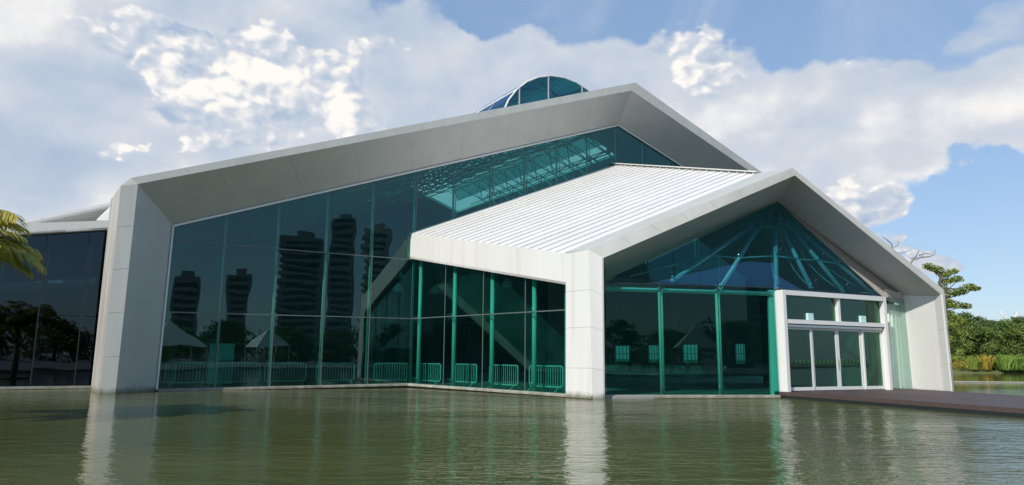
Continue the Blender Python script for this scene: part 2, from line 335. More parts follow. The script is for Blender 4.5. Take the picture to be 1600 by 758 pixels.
def panels(name, a0, a1, b0, b1, n, m, parent, t=.08, gap=.008, out=EYEV, cuts=None):   # cladding panels between edge a and edge b
    ts = cuts or [i / n for i in range(n + 1)]
    la = max((a1 - a0).length, .01)
    for i in range(len(ts) - 1):
        g = gap / la * .5
        s0 = ts[i] + (g if i else 0); s1 = ts[i + 1] - (g if i < len(ts) - 2 else 0)
        slab(name, [lerp(a0, a1, s0), lerp(a0, a1, s1), lerp(b0, b1, s1), lerp(b0, b1, s0)], t, m, parent, out)
def rod(name, pts, r, m, parent, seg=8): return MB().tube(pts, r, seg).build(name, m, parent, True)
# ------------------------------------------------------------------ plan of the hall
u = V(math.cos(rad(32)), math.sin(rad(32)), 0); v = V(-u.y, u.x, 0)          # along and into the main facade
C0 = aty(180, 617, 28.4); C0.z = 0
G0 = aty(244, 607, 31.0); G0.z = .05
def mg(x, y): return onp(x, y, G0, u)       # on the main glass
def mf(x, y): return onp(x, y, C0, u)       # on the main frame front
G1 = mg(641, 598)
S1 = aty(890, 613, 28.6)
s_ = (S1 - G1); s_.z = 0; s_.normalize()
def sp(x, y): return onp(x, y, S1, s_)      # on the wing's side plane
CW = sp(932, 620.3)                          # corner of the wing column
A0 = aty(945, 620.3, 27.45)
B0 = aty(1491, 609.7, 31.2)
g_ = (B0 - A0); g_.z = 0; g_.normalize(); gn = V(-g_.y, g_.x, 0)
def gf(x, y): return onp(x, y, A0, g_)      # on the wing gable front
FA = aty(949, 615.5, 28.3); FB = aty(1211, 618, 29.3)
fd = (FB - FA); fd.z = 0; fd.normalize()
def ff(x, y): return onp(x, y, FA, fd)
DK = aty(1394, 607.3, 32.6); dd = DK - FB; dd.z = 0; dd.normalize(); dn = V(dd.y, -dd.x, 0)
def df(x, y): return onp(x, y, FB, dd)
DECKZ = .25
hall = thing('exhibition_hall', 'large white folded gable exhibition hall with teal glass walls standing in the pond', 'building', (0, 0, 0))
# ------------------------------------------------------------------ setting
wm = mesh('water', [(-3000, -1.5, 0), (3000, -1.5, 0), (3000, 3000, 0), (-3000, 3000, 0)], [(0, 1, 2, 3)], M['water'])
meta(link('water', wm), kind='structure')
# pond bed far below keeps the ground closed under the water
meta(MB().box((-3000, -600, -2.2), (3000, -1.5, .22)).build('promenade', M['paving']), kind='structure')
# far bank on the right
bk = [aty(1440, 583, 92), aty(1500, 583, 94), aty(1560, 583.5, 97), aty(1640, 583.5, 100), aty(1800, 584, 104)]
for b in bk: b.z = 0
k = len(bk)
vs = [V(30, 96, -.4)] + [b + V(0, 0, -.4) for b in bk] + [V(30, 99, .55)] + [b + V(-.5, 2.2, .0) + V(0, 0, .35 + .1 * random.random()) for b in bk] + [V(-50, 1500, 1.2), V(1800, 1500, 1.2)]
fs = [(i, i + 1, i + k + 2, i + k + 1) for i in range(k)]
fs.append(tuple([*range(k + 1, 2 * k + 2), 2 * k + 3, 2 * k + 2]))
meta(MB().build('ground', M['grass']) if False else link('ground', mesh('ground', vs, fs, M['grass'])), kind='structure')
# thin causeway kerb in the pond
ka = aty(1440, 595, 53.5); kb = aty(1660, 598.5, 53.0); ka.z = kb.z = .0
kk = MB().bar(V(ka.x, ka.y, .05), V(kb.x + 20, kb.y - 1, .05), .5, .07); meta(kk.build('pond_kerb', M['stone']), kind='structure')
# deck with planks
deck = thing('deck', 'dark brown plank deck leading over the water to the entrance doors', 'deck', (0, 0, 0))
d0 = onz(1205, 611, DECKZ); d1 = onz(1600, 638.5, DECKZ); d2 = onz(1600, 618.5, DECKZ)
ext = (d1 - d0).normalized(); d1e = d0 + ext * ((d1 - d0).length + 6)
bk0 = df(1205, 609); back0 = V(FB.x, FB.y, DECKZ) + V(0, .3, 0)
endb = V(B0.x, B0.y, DECKZ) + gn * 2.5; far1 = endb + (d2 - V(B0.x, B0.y, DECKZ)).normalized() * 14
# planks run across, parallel to the front edge
def deck_y(side, t): return lerp(side[0], side[1], t)
lead = d0 + (-ext) * 0.15
NP = 60
inner0 = V(FB.x - .05, FB.y + .5, DECKZ)
depth_dir = V(-ext.y, ext.x, 0).normalized()
# deck polygon in plan, planks clipped to it
poly = [d0, d1e, far1 + ext * 3, endb + V(0, .4, 0), V(DK.x, DK.y, DECKZ) + v * .6, inner0]
def clip_band(poly, o, dv, lo, hi):
    def cut(p, val, keep):
        out = []
        for i in range(len(p)):
            a, b = p[i], p[(i + 1) % len(p)]; da = ((a - o).dot(dv) - val) * keep; db = ((b - o).dot(dv) - val) * keep
            if da >= 0: out.append(a)
            if (da > 0) != (db > 0) and da != db: out.append(lerp(a, b, da / (da - db)))
        return out
    p = cut(poly, lo, 1)
    return cut(p, hi, -1) if len(p) > 2 else p
lim = [(p - d0).dot(depth_dir) for p in poly]; mn, mxx = min(lim), max(lim)
pw = .145; i = 0; nplk = int((mxx - mn) / pw) + 1
for i in range(nplk):
    lo = mn + i * pw; p = clip_band(poly, d0, depth_dir, lo + .004, lo + pw - .004)
    if len(p) > 2:
        dz = random.uniform(-.002, .002)
        MB().quadslab([V(q.x, q.y, DECKZ + dz) for q in p], .03, V(0, 0, 50)).build('plank', M['deck'], deck)
MB().bar(d0 + V(0, .02, -.125), d1e + V(0, .02, -.125), .04, .19).build('fascia_board', M['deck'], deck)
MB().bar(d0 + V(0, .35, -.21), d1e + V(0, .35, -.21), .25, .15).build('beam', M['dark'], deck)
MB().bar(d0 + V(0.01, .0, -.125), inner0 + V(0, 0, -.125), .04, .19).build('fascia_board', M['deck'], deck)
# ------------------------------------------------------------------ main gable frame
fo = [mf(205, 278), mf(993, 129)]; fi = [mf(215.5, 287.5), mf(987, 141.5)]
gi = [mg(270, 352), mg(965, 195)]
slope_r = (mf(1190, 269) - fo[1]).normalized(); fo2 = fo[1] + slope_r * 28
sl_i = (mf(1186, 279) - fi[1]); fi2 = mf(993, 141.5) + sl_i.normalized() * 27.4
fi1r = fi[1]
slg = (mg(1072, 264) - gi[1]).normalized(); gi2 = gi[1] + slg * 25.5
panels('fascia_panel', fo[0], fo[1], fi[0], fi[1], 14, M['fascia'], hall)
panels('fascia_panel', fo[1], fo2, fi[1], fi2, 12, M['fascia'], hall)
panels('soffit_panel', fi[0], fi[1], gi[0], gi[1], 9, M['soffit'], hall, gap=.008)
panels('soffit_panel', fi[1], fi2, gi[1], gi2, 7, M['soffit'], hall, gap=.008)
# left column
cb0 = mf(155.5, 616); cb1 = mf(180, 617); cb0.z = cb1.z = -.3
ct0 = mf(189, 290)
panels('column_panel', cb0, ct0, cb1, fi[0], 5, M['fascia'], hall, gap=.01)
slab('column_panel', [ct0, fo[0], fi[0]], .08, M['white'], hall)
gb = V(G0.x, G0.y, -.3)
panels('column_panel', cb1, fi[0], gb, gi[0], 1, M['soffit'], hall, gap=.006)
# stained outer flank of the column, a narrow strip running back
cbk = cb0 + v * 3.2 - u * .2; ctk = ct0 + v * 3.2 - u * .2
slab('column_flank', [cb0, ct0, ctk, cbk], .06, M['stain'], hall, out=cb0 - u * 50)
# hidden right column
rc0 = V(fo2.x, fo2.y, -.3); rc1 = V(fi2.x, fi2.y, -.3)
panels('column_panel', rc0, fo2, rc0 - u * .5, fo2 - u * .5 + V(0, 0, .0), 4, M['white'], hall)
# roofs and walls of the main hall
LEN = 42
def back(p, d=LEN): return p + v * d
roofo = thing  # (kept simple: the roofs are parts of the hall)
apex = fo[1]
SK0, SK1, SKW = 7.7, 34.0, 5.2           # skylight: start and end behind the facade, half width
sll = (fo[0] - fo[1]).normalized(); slr = slope_r
kl = SKW / abs(sll.dot(u)); kr = SKW / abs(slr.dot(u))
up50 = V(0, 0, 80)
def roofpiece(e, k0, d0_, d1_, length):
    a = apex + e * k0; b = apex + e * length
    slab('roof_sheet', [back(a, d0_), back(b, d0_), back(b, d1_), back(a, d1_)], .25, M['roofw'], hall, out=up50 + apex)
lnl = (fo[0] - fo[1]).length; lnr = 28
roofpiece(sll, 0, .02, SK0, lnl); roofpiece(slr, 0, .02, SK0, lnr)
roofpiece(sll, kl, SK0, SK1, lnl); roofpiece(slr, kr, SK0, SK1, lnr)
roofpiece(sll, 0, SK1, LEN, lnl); roofpiece(slr, 0, SK1, LEN, lnr)
FLOOR = .1
lw0 = V(cb0.x, cb0.y, -.3)
slab('side_wall', [back(lw0, 3.2), back(fo[0] - V(0, 0, .1), 3.2), back(fo[0] - V(0, 0, .1)), back(lw0)], .2, M['intw'], hall, out=lw0 - u * 90)
rw0 = V(fo2.x, fo2.y, -.3)
def rsp(d, z): return V(rw0.x, rw0.y, 0) + v * d + V(0, 0, z)
def rsd(px): return (onp(px, 552, rw0, v) - rw0).dot(v)
rzlo, rzhi = onp(1030, 567, rw0, v).z, onp(1030, 539, rw0, v).z
rwin = sorted([tuple(sorted((rsd(a), rsd(b)))) for a, b in ((962, 985), (1014, 1031), (1068, 1092), (1150, 1166))])
ed = [0] + [q for w_ in rwin for q in w_] + [LEN + 3]; rout = rw0 + u * 90
for i in range(0, len(ed) - 1, 2): slab('side_wall', [rsp(ed[i], -.3), rsp(ed[i + 1], -.3), rsp(ed[i + 1], rzhi), rsp(ed[i], rzhi)], .2, M['intw'], hall, out=rout)
slab('side_wall', [rsp(0, rzhi), rsp(LEN + 3, rzhi), rsp(LEN + 3, fo2.z - .1), rsp(0, fo2.z - .1)], .2, M['intw'], hall, out=rout)
for a, b in rwin:
    slab('side_wall', [rsp(a, -.3), rsp(b, -.3), rsp(b, rzlo), rsp(a, rzlo)], .2, M['intw'], hall, out=rout)
    wfo = MB().bar(rsp(a, rzlo), rsp(b, rzlo), .1, .1).bar(rsp(a, rzhi), rsp(b, rzhi), .1, .1).bar(rsp(a, rzlo), rsp(a, rzhi), .1, .1).bar(rsp(b, rzlo), rsp(b, rzhi), .1, .1).build('rear_window', M['post'], hall)
    slab('window_pane', [rsp(a, rzlo), rsp(b, rzlo), rsp(b, rzhi), rsp(a, rzhi)], .02, M['glassv'], wfo, out=rout)
    for j in range(1, 4): MB().bar(rsp(lerp(a, b, j / 4), rzlo), rsp(lerp(a, b, j / 4), rzhi), .07, .07).build('window_bar', M['post'], wfo)
    MB().bar(rsp(a, (rzlo + rzhi) / 2), rsp(b, (rzlo + rzhi) / 2), .07, .07).build('window_bar', M['post'], wfo)
# rear wall with barred windows (openings left free)
RW0 = back(G0, 36); 
def rw(x, y): return onp(x, y, RW0, u)
wins = [(962, 985, 537, 566), (1014, 1031, 537, 566), (1066, 1094, 537, 568), (1143, 1190, 538, 566), (1290, 1330, 540, 566)]
xs = sorted(sum([[(rw(a, 550) - RW0).dot(u), (rw(b, 550) - RW0).dot(u)] for a, b, c, d in wins], []))
zlo, zhi = rw(1000, 566).z, rw(1000, 537).z
total_u = 56
def rwp(s, z): return V(RW0.x, RW0.y, 0) + u * s + V(0, 0, z)
slab('rear_wall', [rwp(-4, -.3), rwp(total_u, -.3), rwp(total_u, zhi + 3.5), rwp(-4, zhi + 3.5)], .2, M['intw'], hall)
zt = zhi + 3.5
apu = (apex - RW0).dot(u)
slab('rear_wall', [rwp(-4, zt), rwp(total_u, zt), rwp(total_u, zt + 4), rwp(apu, apex.z - .3), rwp(-4, zt + 1.5)], .2, M['intw'], hall)
# floor
q = [back(G0, .1) - u * 2, back(G0, .1) + u * 56, back(G0, 36) + u * 56, back(G0, 36) - u * 2]
slab('floor', [V(p.x, p.y, FLOOR) for p in q], .5, M['intf'], hall, out=up50)
fl2 = [G1 + s_ * .1 + V(.1, .1, 0), S1 + V(.1, .1, 0), CW + V(.15, .3, 0), FB + V(0, .15, 0), DK + V(0, .15, 0), B0 + gn * 2.4, G1 + u * 30]
slab('floor', [V(p.x, p.y, FLOOR - .004) for p in fl2], .5, M['intf'], hall, out=up50)
# ------------------------------------------------------------------ main glass wall
gl = bpy.data.objects.new('glass_wall', None); C.objects.link(gl); gl.parent = hall
NB = 11
gx = lambda s: V(G0.x, G0.y, 0) + u * s
apx_s = (gi[1] - G0).dot(u); step = apx_s / NB
zc1 = (3.37, 3.50); zc2 = (6.45, 6.75)
def rowz(row, s):   # slightly surveyed heights of the joints
    t = s / ((G1 - G0).dot(u))
    if row == 0: return lerp(.07, .19, min(t, 1))
    if row == 1: return lerp(3.37, 3.50, min(t, 1.0))
    return lerp(mg(270, 376).z, mg(636, 405).z, min(t, 1.0))
def topz(s):
    if s <= apx_s: return lerp(gi[0].z, gi[1].z, (s - (gi[0] - G0).dot(u)) / (apx_s - (gi[0] - G0).dot(u)))
    e = gi2 - gi[1]; return gi[1].z + e.z * (s - apx_s) / e.dot(u)
outv = -v * 100
def pane(pts, parent, m, t=.02, out=EYEV): return slab('pane', pts, t, m, parent, out)
cor = (G1 - G0).dot(u)
for k_ in range(0, NB + 5):
    s0, s1 = k_ * step, (k_ + 1) * step
    rows = [0, 1, 2] if s0 < cor - .5 else [2]
    for r_ in rows:
        z0a, z0b = rowz(r_, s0), rowz(r_, s1)
        if r_ < 2: z1a, z1b = rowz(r_ + 1, s0), rowz(r_ + 1, s1)
        else: z1a, z1b = topz(s0), topz(s1)
        if z1b <= z0b + .1 and z1a <= z0a + .1: continue
        e_ = .010
        pane([gx(s0 + e_) + V(0, 0, z0a + e_), gx(s1 - e_) + V(0, 0, z0b + e_), gx(s1 - e_) + V(0, 0, max(z1b, z0b + .05) - e_), gx(s0 + e_) + V(0, 0, z1a - e_)], gl, M['glass'])
# black silicone joints and the posts behind
for k_ in range(1, NB + 5):
    s0 = k_ * step; zb = rowz(0, s0) if s0 < cor + .3 else rowz(2, s0)
    a = gx(s0) + V(0, 0, zb) - v * .012; b = gx(s0) + V(0, 0, topz(s0)) - v * .012
    if b.z - a.z < .2: continue
    MB().bar(a, b, .045, .02, up=v).build('joint', M['joint'], gl)
    po = rod('post', [a + v * .32 + u * .02, b + v * .32 + u * .02], .06, M['post'], hall)
    for zz in (rowz(0, s0) + .1, rowz(1, s0), rowz(2, s0)):
        if a.z - .05 < zz < b.z:
            c_ = gx(s0) + V(0, 0, zz) + v * .02; mb = MB()
            for i_ in (-1, 1):
                for j_ in (-1, 1): mb.tube([c_ + v * .26, c_ + u * i_ * .13 + V(0, 0, j_ * .12)], .012, 5)
            mb.build('spider_fitting', M['steel'], po)
for r_ in (1, 2):
    a = gx(0) + V(0, 0, rowz(r_, 0)) - v * .013; b = gx(cor) + V(0, 0, rowz(r_, cor)) - v * .013
    MB().bar(a, b, .02, .05).build('joint', M['joint'], gl)
# slim white trim under the soffit
MB().bar(gi[0] - v * .08 + V(0, 0, -.05), gi[1] - v * .08 + V(0, 0, -.05), .06, .09).build('trim', M['frame'], hall)
MB().bar(gi[1] - v * .08 + V(0, 0, -.05), gi2 - v * .08 + V(0, 0, -.05), .06, .09).build('trim', M['frame'], hall)
a = gb + v * -.08 + u * .02; MB().bar(V(a.x, a.y, .05), gi[0] - v * .08 + u * .02, .07, .06, up=v).build('trim', M['frame'], hall)
# ledge along the water
def ledge(a, b, za, zb, off):
    d = (b - a); d.z = 0; d.normalize(); n = V(d.y, -d.x, 0)
    if n.dot(EYEV - a) < 0: n = -n
    a1 = V(a.x, a.y, za - .055) + n * off; b1 = V(b.x, b.y, zb - .055) + n * off
    MB().bar(a1, b1, .34, .11).build('ledge', M['ledge'], hall)
    a2 = V(a.x, a.y, -.12) + n * (off - .1); b2 = V(b.x, b.y, -.08) + n * (off - .1)
    MB().bar(a2, b2, .2, .38).build('plinth', M['dark'], hall)  # near-black base painted as the shadow gap under the ledge
ledge(G0 + u * .05, V(G1.x, G1.y, 0) + u * .1, .085, .19, .12)
ledge(V(G1.x, G1.y, 0), V(CW.x, CW.y, 0), .18, .125, .12)
ledge(FA - fd * .3, FB + fd * .1, .12, .12, .08)
# ------------------------------------------------------------------ wing: side beam, side glass
E0 = mg(642, 365); bt0 = sp(642, 365); bt1 = sp(890, 397); bb0 = sp(642, 404); bb1 = sp(890, 445.5)
sn = V(s_.y, -s_.x, 0)
if sn.dot(EYEV - S1) < 0: sn = -sn
offs = sn * .22
panels('beam_panel', bt0 + offs, bt1 + offs, bb0 + offs, bb1 + offs, 4, M['white'], hall, t=.2, gap=.006)
slab('beam_soffit', [bb0 + offs, bb1 + offs, bb1 - sn * .2, bb0 - sn * .2], .1, M['soffit'], hall, out=EYEV - V(0, 0, 60))
# wing column, side face
t0 = sp(890, 397); t1 = sp(926, 391); b1 = V(CW.x, CW.y, -.3); b0 = sp(890, 617); b0 = V(b0.x, b0.y, -.3)
panels('column_panel', b0 + offs, t0 + offs, b1 + offs, t1 + offs, 1, M['white'], hall, t=.1, cuts=[0, .24, .50, .74, 1.0])
# wing column, narrow front face
gfo0 = t1 + offs; gfi0 = gf(943, 403); cbl = CW + offs; cbl.z = -.3; cbr = V(A0.x, A0.y, -.3)
panels('column_panel', cbl, gfo0, cbr, gfi0, 1, M['white'], hall, t=.1, cuts=[0, .24, .50, .74, 1.0], gap=.008)
slab('column_panel', [cbr, gfi0, gfi0 + gn * 1.2, cbr + gn * 1.2], .06, M['soffit'], hall, out=cbr + g_ * 50)
slab('column_panel', [b0, t0, t0 + gn * .7, b0 + gn * .7], .06, M['soffit'], hall, out=b0 - g_ * 50)
# side wall of glass: four bays
sw = bpy.data.objects.new('side_glass_wall', None); C.objects.link(sw); sw.parent = hall
sxs = [643, 695, 755, 821, 891]
def s_on(px, z):
    p = sp(px, 500); return V(p.x, p.y, z)
def beamz(p):
    t = (p - bb0).dot(s_) / (bb1 - bb0).dot(s_); return lerp(bb0.z, bb1.z, t)
for i in range(4):
    a, b = s_on(sxs[i], 0), s_on(sxs[i + 1], 0); zl = .19 - i * .015
    for lo, hi in (((zl, zl - .015), (3.5 - .015 * i, 3.49 - .015 * i)), ((3.5 - .015 * i, 3.49 - .015 * i), (beamz(a), beamz(b)))):
        pane([a + V(0, 0, lo[0] + .01) + s_ * .01, b + V(0, 0, lo[1] + .01) - s_ * .01, b + V(0, 0, hi[1] - .01) - s_ * .01, a + V(0, 0, hi[0] - .01) + s_ * .01], sw, M['glassf'])
    if i: MB().bar(a + V(0, 0, zl) + sn * .012, a + V(0, 0, beamz(a)) + sn * .012, .04, .02, up=sn).build('joint', M['joint'], sw)
MB().bar(s_on(643, 3.5) + sn * .013, s_on(891, 3.44) + sn * .013, .02, .045).build('joint', M['joint'], sw)
for px, pz in ((647, .25), (701, .25), (760, .25), (825.5, .25)):
    a = s_on(px, .1) - sn * .35; b = s_on(px, 0) - sn * .35; b.z = beamz(b)
    po = rod('post', [a, b], .105, M['post'], hall, 10)
    for zz in (.35, 3.48):
        c_ = a + V(0, 0, zz - .1) + sn * .08; mb = MB()
        for i_ in (-1, 1):
            for j_ in (-1, 1): mb.tube([c_, c_ + sn * .24 + s_ * i_ * .16 + V(0, 0, j_ * .13)], .016, 5)
        mb.build('spider_fitting', M['steel'], po)
# dark corner strip where the side wall meets the main wall
MB().bar(s_on(641.5, .1) + sn * .05, s_on(641.5, bb0.z) + sn * .05, .07, .06, up=sn).build('corner_mullion', M['dark'], hall)
# ------------------------------------------------------------------ wing gable frame
go = [gfo0, gf(1238, 262), gf(1475.5, 453)]; gin = [gfi0, gf(1242, 274), gf(1470, 460)]
Pp = aty(1215, 315, 32.6)
IL = on3(947.5, 437, gin[0], gin[1], Pp); IR = on3(1425, 472, gin[1], gin[2], Pp)
print('IL', IL, 'IR', IR, 'FA', FA)
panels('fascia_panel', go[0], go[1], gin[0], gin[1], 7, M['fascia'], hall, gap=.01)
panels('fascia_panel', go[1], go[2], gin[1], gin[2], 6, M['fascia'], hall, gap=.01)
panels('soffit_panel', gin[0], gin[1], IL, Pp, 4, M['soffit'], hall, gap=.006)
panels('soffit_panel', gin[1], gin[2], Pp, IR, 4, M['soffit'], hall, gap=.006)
# right column of the wing
rb_o = V(B0.x, B0.y, -.1); rb_i = gf(1485.5, 609.7); rb_i.z = -.1
IRb = aty(1435, 606, IR.y); IRb.z = -.1
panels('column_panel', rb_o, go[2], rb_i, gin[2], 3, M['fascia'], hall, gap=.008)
panels('column_panel', rb_i, gin[2], IRb, IR, 3, M['white'], hall, gap=.008)
slab('column_panel', [rb_o, go[2], go[2] + gn * 2.6, rb_o + gn * 2.6], .08, M['white'], hall, out=rb_o + g_ * 50)
# roof of the wing, left slope, as standing seam sheets
R0 = mg(960, 258); E1 = bt1 + offs; E0r = bt0 + offs
Rr = on3(1186, 272, E0r, E1, R0)
ridge_front = Rr
NS = 22
rn = (E1 - E0r).cross(R0 - E0r).normalized()
if rn.z < 0: rn = -rn
lapt = .46
for i in range(NS):
    a, b = (i + .015) / NS, (i + .985) / NS
    e0, e1 = lerp(E0r, E1, a), lerp(E0r, E1, b); r0, r1 = lerp(R0, Rr, a), lerp(R0, Rr, b)
    for lo, hi, lift in ((0, lapt, 0), (lapt - .004, 1, .012)):
        mb = MB(); q = [lerp(e0, r0, lo) + rn * lift, lerp(e1, r1, lo) + rn * lift, lerp(e1, r1, hi) + rn * lift, lerp(e0, r0, hi) + rn * lift]
        mb.quadslab(q, .03, up50 + q[0])
        sd = (e1 - e0).normalized()
        mb.bar(lerp(e1, r1, lo) - sd * .02 + rn * (lift + .015), lerp(e1, r1, hi) - sd * .02 + rn * (lift + .015), .022, .05, up=rn)
        mb.build('roof_panel', M['roofw'], hall)
slab('roof_deck', [E0r - rn * .12, E1 - rn * .12, Rr - rn * .12, R0 - rn * .12], .1, M['soffit'], hall, out=up50)
# ridge flashing and parapet of the gable frame
MB().bar(R0 + rn * .10, Rr + rn * .10 , .42, .05, up=V(0, 0, 1)).build('ridge_flashing', M['roofw'], hall)
for i in range(NS): 
    p = lerp(R0, Rr, (i + .5) / NS) + (lerp(E0r, E1, (i + .5) / NS) - lerp(R0, Rr, (i + .5) / NS)).normalized() * .22 + rn * .05
    MB().bar(p, p + (Rr - R0).normalized() * .16, .03, .08, up=rn).build('closure_strip', M['soffit'], hall)
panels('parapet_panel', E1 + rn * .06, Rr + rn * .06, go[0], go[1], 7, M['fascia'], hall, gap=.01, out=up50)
# right slope of the wing roof (falls away out of sight)
rv = (R0 - Rr)
q2 = go[2] + gn * 3 + V(0, 0, .2); q3 = go[2] + gn * 14 + V(0, 0, 1.3)
slab('roof_sheet', [go[1] - V(0, 0, .03), go[2] - V(0, 0, .03), q2, Rr - V(0, 0, .05)], .08, M['roofw'], hall, out=up50 + V(20, 30, 0))
slab('roof_sheet', [Rr - V(0, 0, .05), q2, q3, R0 - V(0, 0, .12)], .1, M['roofw'], hall, out=up50 + V(20, 30, 0))
sd0 = V(B0.x, B0.y, -.1) + gn * 2.7; tp = q2 - V(0, 0, .12); 
bk2 = V(q3.x, q3.y, 0)
slab('side_wall', [sd0, tp, q3 - V(0, 0, .12), bk2], .15, M['intw'], hall, out=sd0 + V(90, 0, 0))
# ------------------------------------------------------------------ front wall of the wing
fw = bpy.data.objects.new('front_glass_wall', None); C.objects.link(fw); fw.parent = hall
ZT = ff(947, 441.5).z; ZT2 = ff(1211, 449.7).z
fl = (FB - FA).dot(fd) if True else 0
fxs = [947, 1033, 1124, 1213]
def f_on(px, z): p = ff(px, 530); return V(p.x, p.y, z)
for i in range(3):
    a, b = f_on(fxs[i], 0), f_on(fxs[i + 1], 0)
    za, zb = lerp(ZT, ZT2, i / 3), lerp(ZT, ZT2, (i + 1) / 3)
    pane([a + V(0, 0, .13) + fd * .01, b + V(0, 0, .13) - fd * .01, b + V(0, 0, zb - .012) - fd * .01, a + V(0, 0, za - .012) + fd * .01], fw, M['glassf'])
    if i: MB().bar(a + V(0, 0, .13) - V(0, .012, 0), a + V(0, 0, za) - V(0, .012, 0), .03, .02, up=V(0, 1, 0)).build('joint', M['dark'], fw)
MB().bar(f_on(947, ZT) - V(0, .01, 0), f_on(1213, ZT2) - V(0, .01, 0), .03, .03).build('joint', M['dark'], fw)
tb = (V(0, .32, -.28))
for px, r_ in ((1036, .10), (1127, .10)):
    a = f_on(px, .1) + V(0, .32, 0); b = f_on(px, 0) + V(0, .32, 0); b.z = lerp(ZT, ZT2, (px - 947) / 266) - .1
    po = rod('post', [a, b], r_, M['post'], hall, 10)
    for zz in (.32, b.z - .0):
        c_ = V(a.x, a.y, zz) - V(0, .08, 0); mb = MB()
        for i_ in (-1, 1):
            for j_ in (-1, 1): mb.tube([c_, c_ - V(0, .22, 0) + fd * i_ * .14 + V(0, 0, j_ * .12)], .016, 5)
        mb.build('spider_fitting', M['steel'], po)
rod('tie_beam', [f_on(949, ZT - .22) + V(0, .32, 0), f_on(1211, ZT2 - .22) + V(0, .32, 0)], .09, M['post'], hall)
# leaning green-lit fin at the prow
finb = FB + V(.12, .42, 0); finb.z = .1; fint = ff(1211, 452) + V(.0, .42, 0)
MB().bar(finb, fint, .30, .16, up=V(0, 1, 0)).build('corner_post', M['post'], hall)
# canopy facets
Fa = IL.copy(); Fb = f_on(1213, ZT2); DT = df(1384, 464); DTR = df(1390, 468)
Fr = df(1378, 463)
up_ = bpy.data.objects.new('gable_glazing', None); C.objects.link(up_); up_.parent = hall
# every facet split at ring heights
def facet(a, b, p, cutsab, ring=(.36, .72)):
    for i in range(len(cutsab) - 1):
        q0, q1 = lerp(a, b, cutsab[i]), lerp(a, b, cutsab[i + 1])
        rs = [0] + list(ring) + [1]
        for j in range(len(rs) - 1):
            l0, l1 = lerp(q0, p, rs[j]), lerp(q1, p, rs[j]); h1, h0 = lerp(q1, p, rs[j + 1]), lerp(q0, p, rs[j + 1])
            pts = [l0, l1, h1, h0] if rs[j + 1] < 1 else [l0, l1, p]
            c = sum(pts, Vector()) / len(pts); pts = [c + (x_ - c) * (1 - .012 / max((x_ - c).length, .1)) for x_ in pts]
            pane(pts, up_, M['glassu'])
cutL = [0, (1049 - 947) / 264, (1124 - 947) / 264, 1]
facet(f_on(948, ZT), Fb, Pp, cutL)
facet(Fb, Fr, Pp, [0, .34, .66, 1])
nf1 = (Fb - f_on(948, ZT)).cross(Pp - Fb).normalized(); nf2 = (Fr - Fb).cross(Pp - Fr).normalized()
ribs = [((1049, 440), (1188, 345), 0), ((1124, 453), (1196, 337), 0), ((1213, 451), (1211, 332), 0), ((1268, 451), (1214.5, 341), 1), ((1318, 457), (1221, 336), 1), ((1368, 462), (1229, 343), 1)]
fA, fB_ = f_on(948, ZT), Fb
mids = []
for (a, b, side) in ribs:
    tri = (fA, fB_, Pp) if side == 0 else (fB_, Fr, Pp)
    off = V(0, .34, -.22)
    pa = on3(a[0], a[1], *[q + off for q in tri]); pb = on3(b[0], b[1], *[q + off for q in tri])
    ro_ = rod('rib', [pa, pb], .10, M['post'], hall, 10)
    mids.append((lerp(pa, pb, .0), lerp(pa, pb, .40), lerp(pa, pb, .80)))
    # bowed stay under the rib
    sag = [lerp(pa, pb, t) + V(0, .55, -.35) * math.sin(math.pi * t) for t in [i_ / 8 for i_ in range(9)]]
    mb = MB().tube(sag, .018, 5)
    for t in (.3, .55): mb.tube([lerp(pa, pb, t), lerp(pa, pb, t) + V(0, .55, -.35) * math.sin(math.pi * t)], .018, 5)
    mb.build('stay', M['post'], ro_)
    for t in (0.02, .40, .80):
        c_ = lerp(pa, pb, t); mb = MB()
        for i_ in (-1, 1):
            for j_ in (-1, 1): mb.tube([c_ - off * .2, c_ - off + V(i_ * .13, 0, j_ * .1)], .014, 5)
        mb.build('spider_fitting', M['steel'], ro_)
for i in range(len(mids) - 1):
    for j in (1, 2): rod('ring_tube', [mids[i][j] - V(0, .06, 0), mids[i + 1][j] - V(0, .06, 0)], .035, M['post'], hall, 6)
rod('ring_tube', [mids[0][1], on3(985, 432, fA + V(0, .34, -.22), fB_ + V(0, .34, -.22), Pp + V(0, .34, -.22))], .03, M['post'], hall, 6)
# opaque grey panel beside the facets, painted as glass reflecting the right soffit
slab('reflection_panel', [Pp + V(.05, .08, 0), Fr + V(.1, .05, 0), IR + V(0, .12, 0)], .05, mat('reflected_soffit_grey', (.42, .39, .36), .7), hall)
# pale glass panel beside the doors, with a curtain behind
pb0 = df(1393, 607); pb0.z = DECKZ; pt0 = df(1388, 462); pb1 = V(IRb.x, IRb.y, DECKZ) + V(-.03, .03, 0); pt1 = IR + V(-.05, .1, -.05)
gs_ = pane([pb0, lerp(pb0, pb1, .5), lerp(pt0, pt1, .5), pt0], fw, M['glassp']); pane([lerp(pb0, pb1, .51), pb1, pt1, lerp(pt0, pt1, .51)], fw, M['glassp'])
curt = MB(); nn_ = 40; 
a = pb0 + (pb1 - pb0) * .15 + V(-.1, .5, 0); b = pb1 + V(-.05, .5, 0); kk0 = len(curt.v)
ztop = min(pt0.z, pt1.z) - .05
for i in range(nn_ + 1):
    t = i / nn_; p = lerp(a, b, t); o_ = V(0, math.sin(t * 38) * .05, 0); curt.v += [V(p.x, p.y, DECKZ) + o_, V(p.x, p.y, ztop) + o_]
for i in range(nn_): curt.f.append((2 * i, 2 * i + 2, 2 * i + 3, 2 * i + 1))
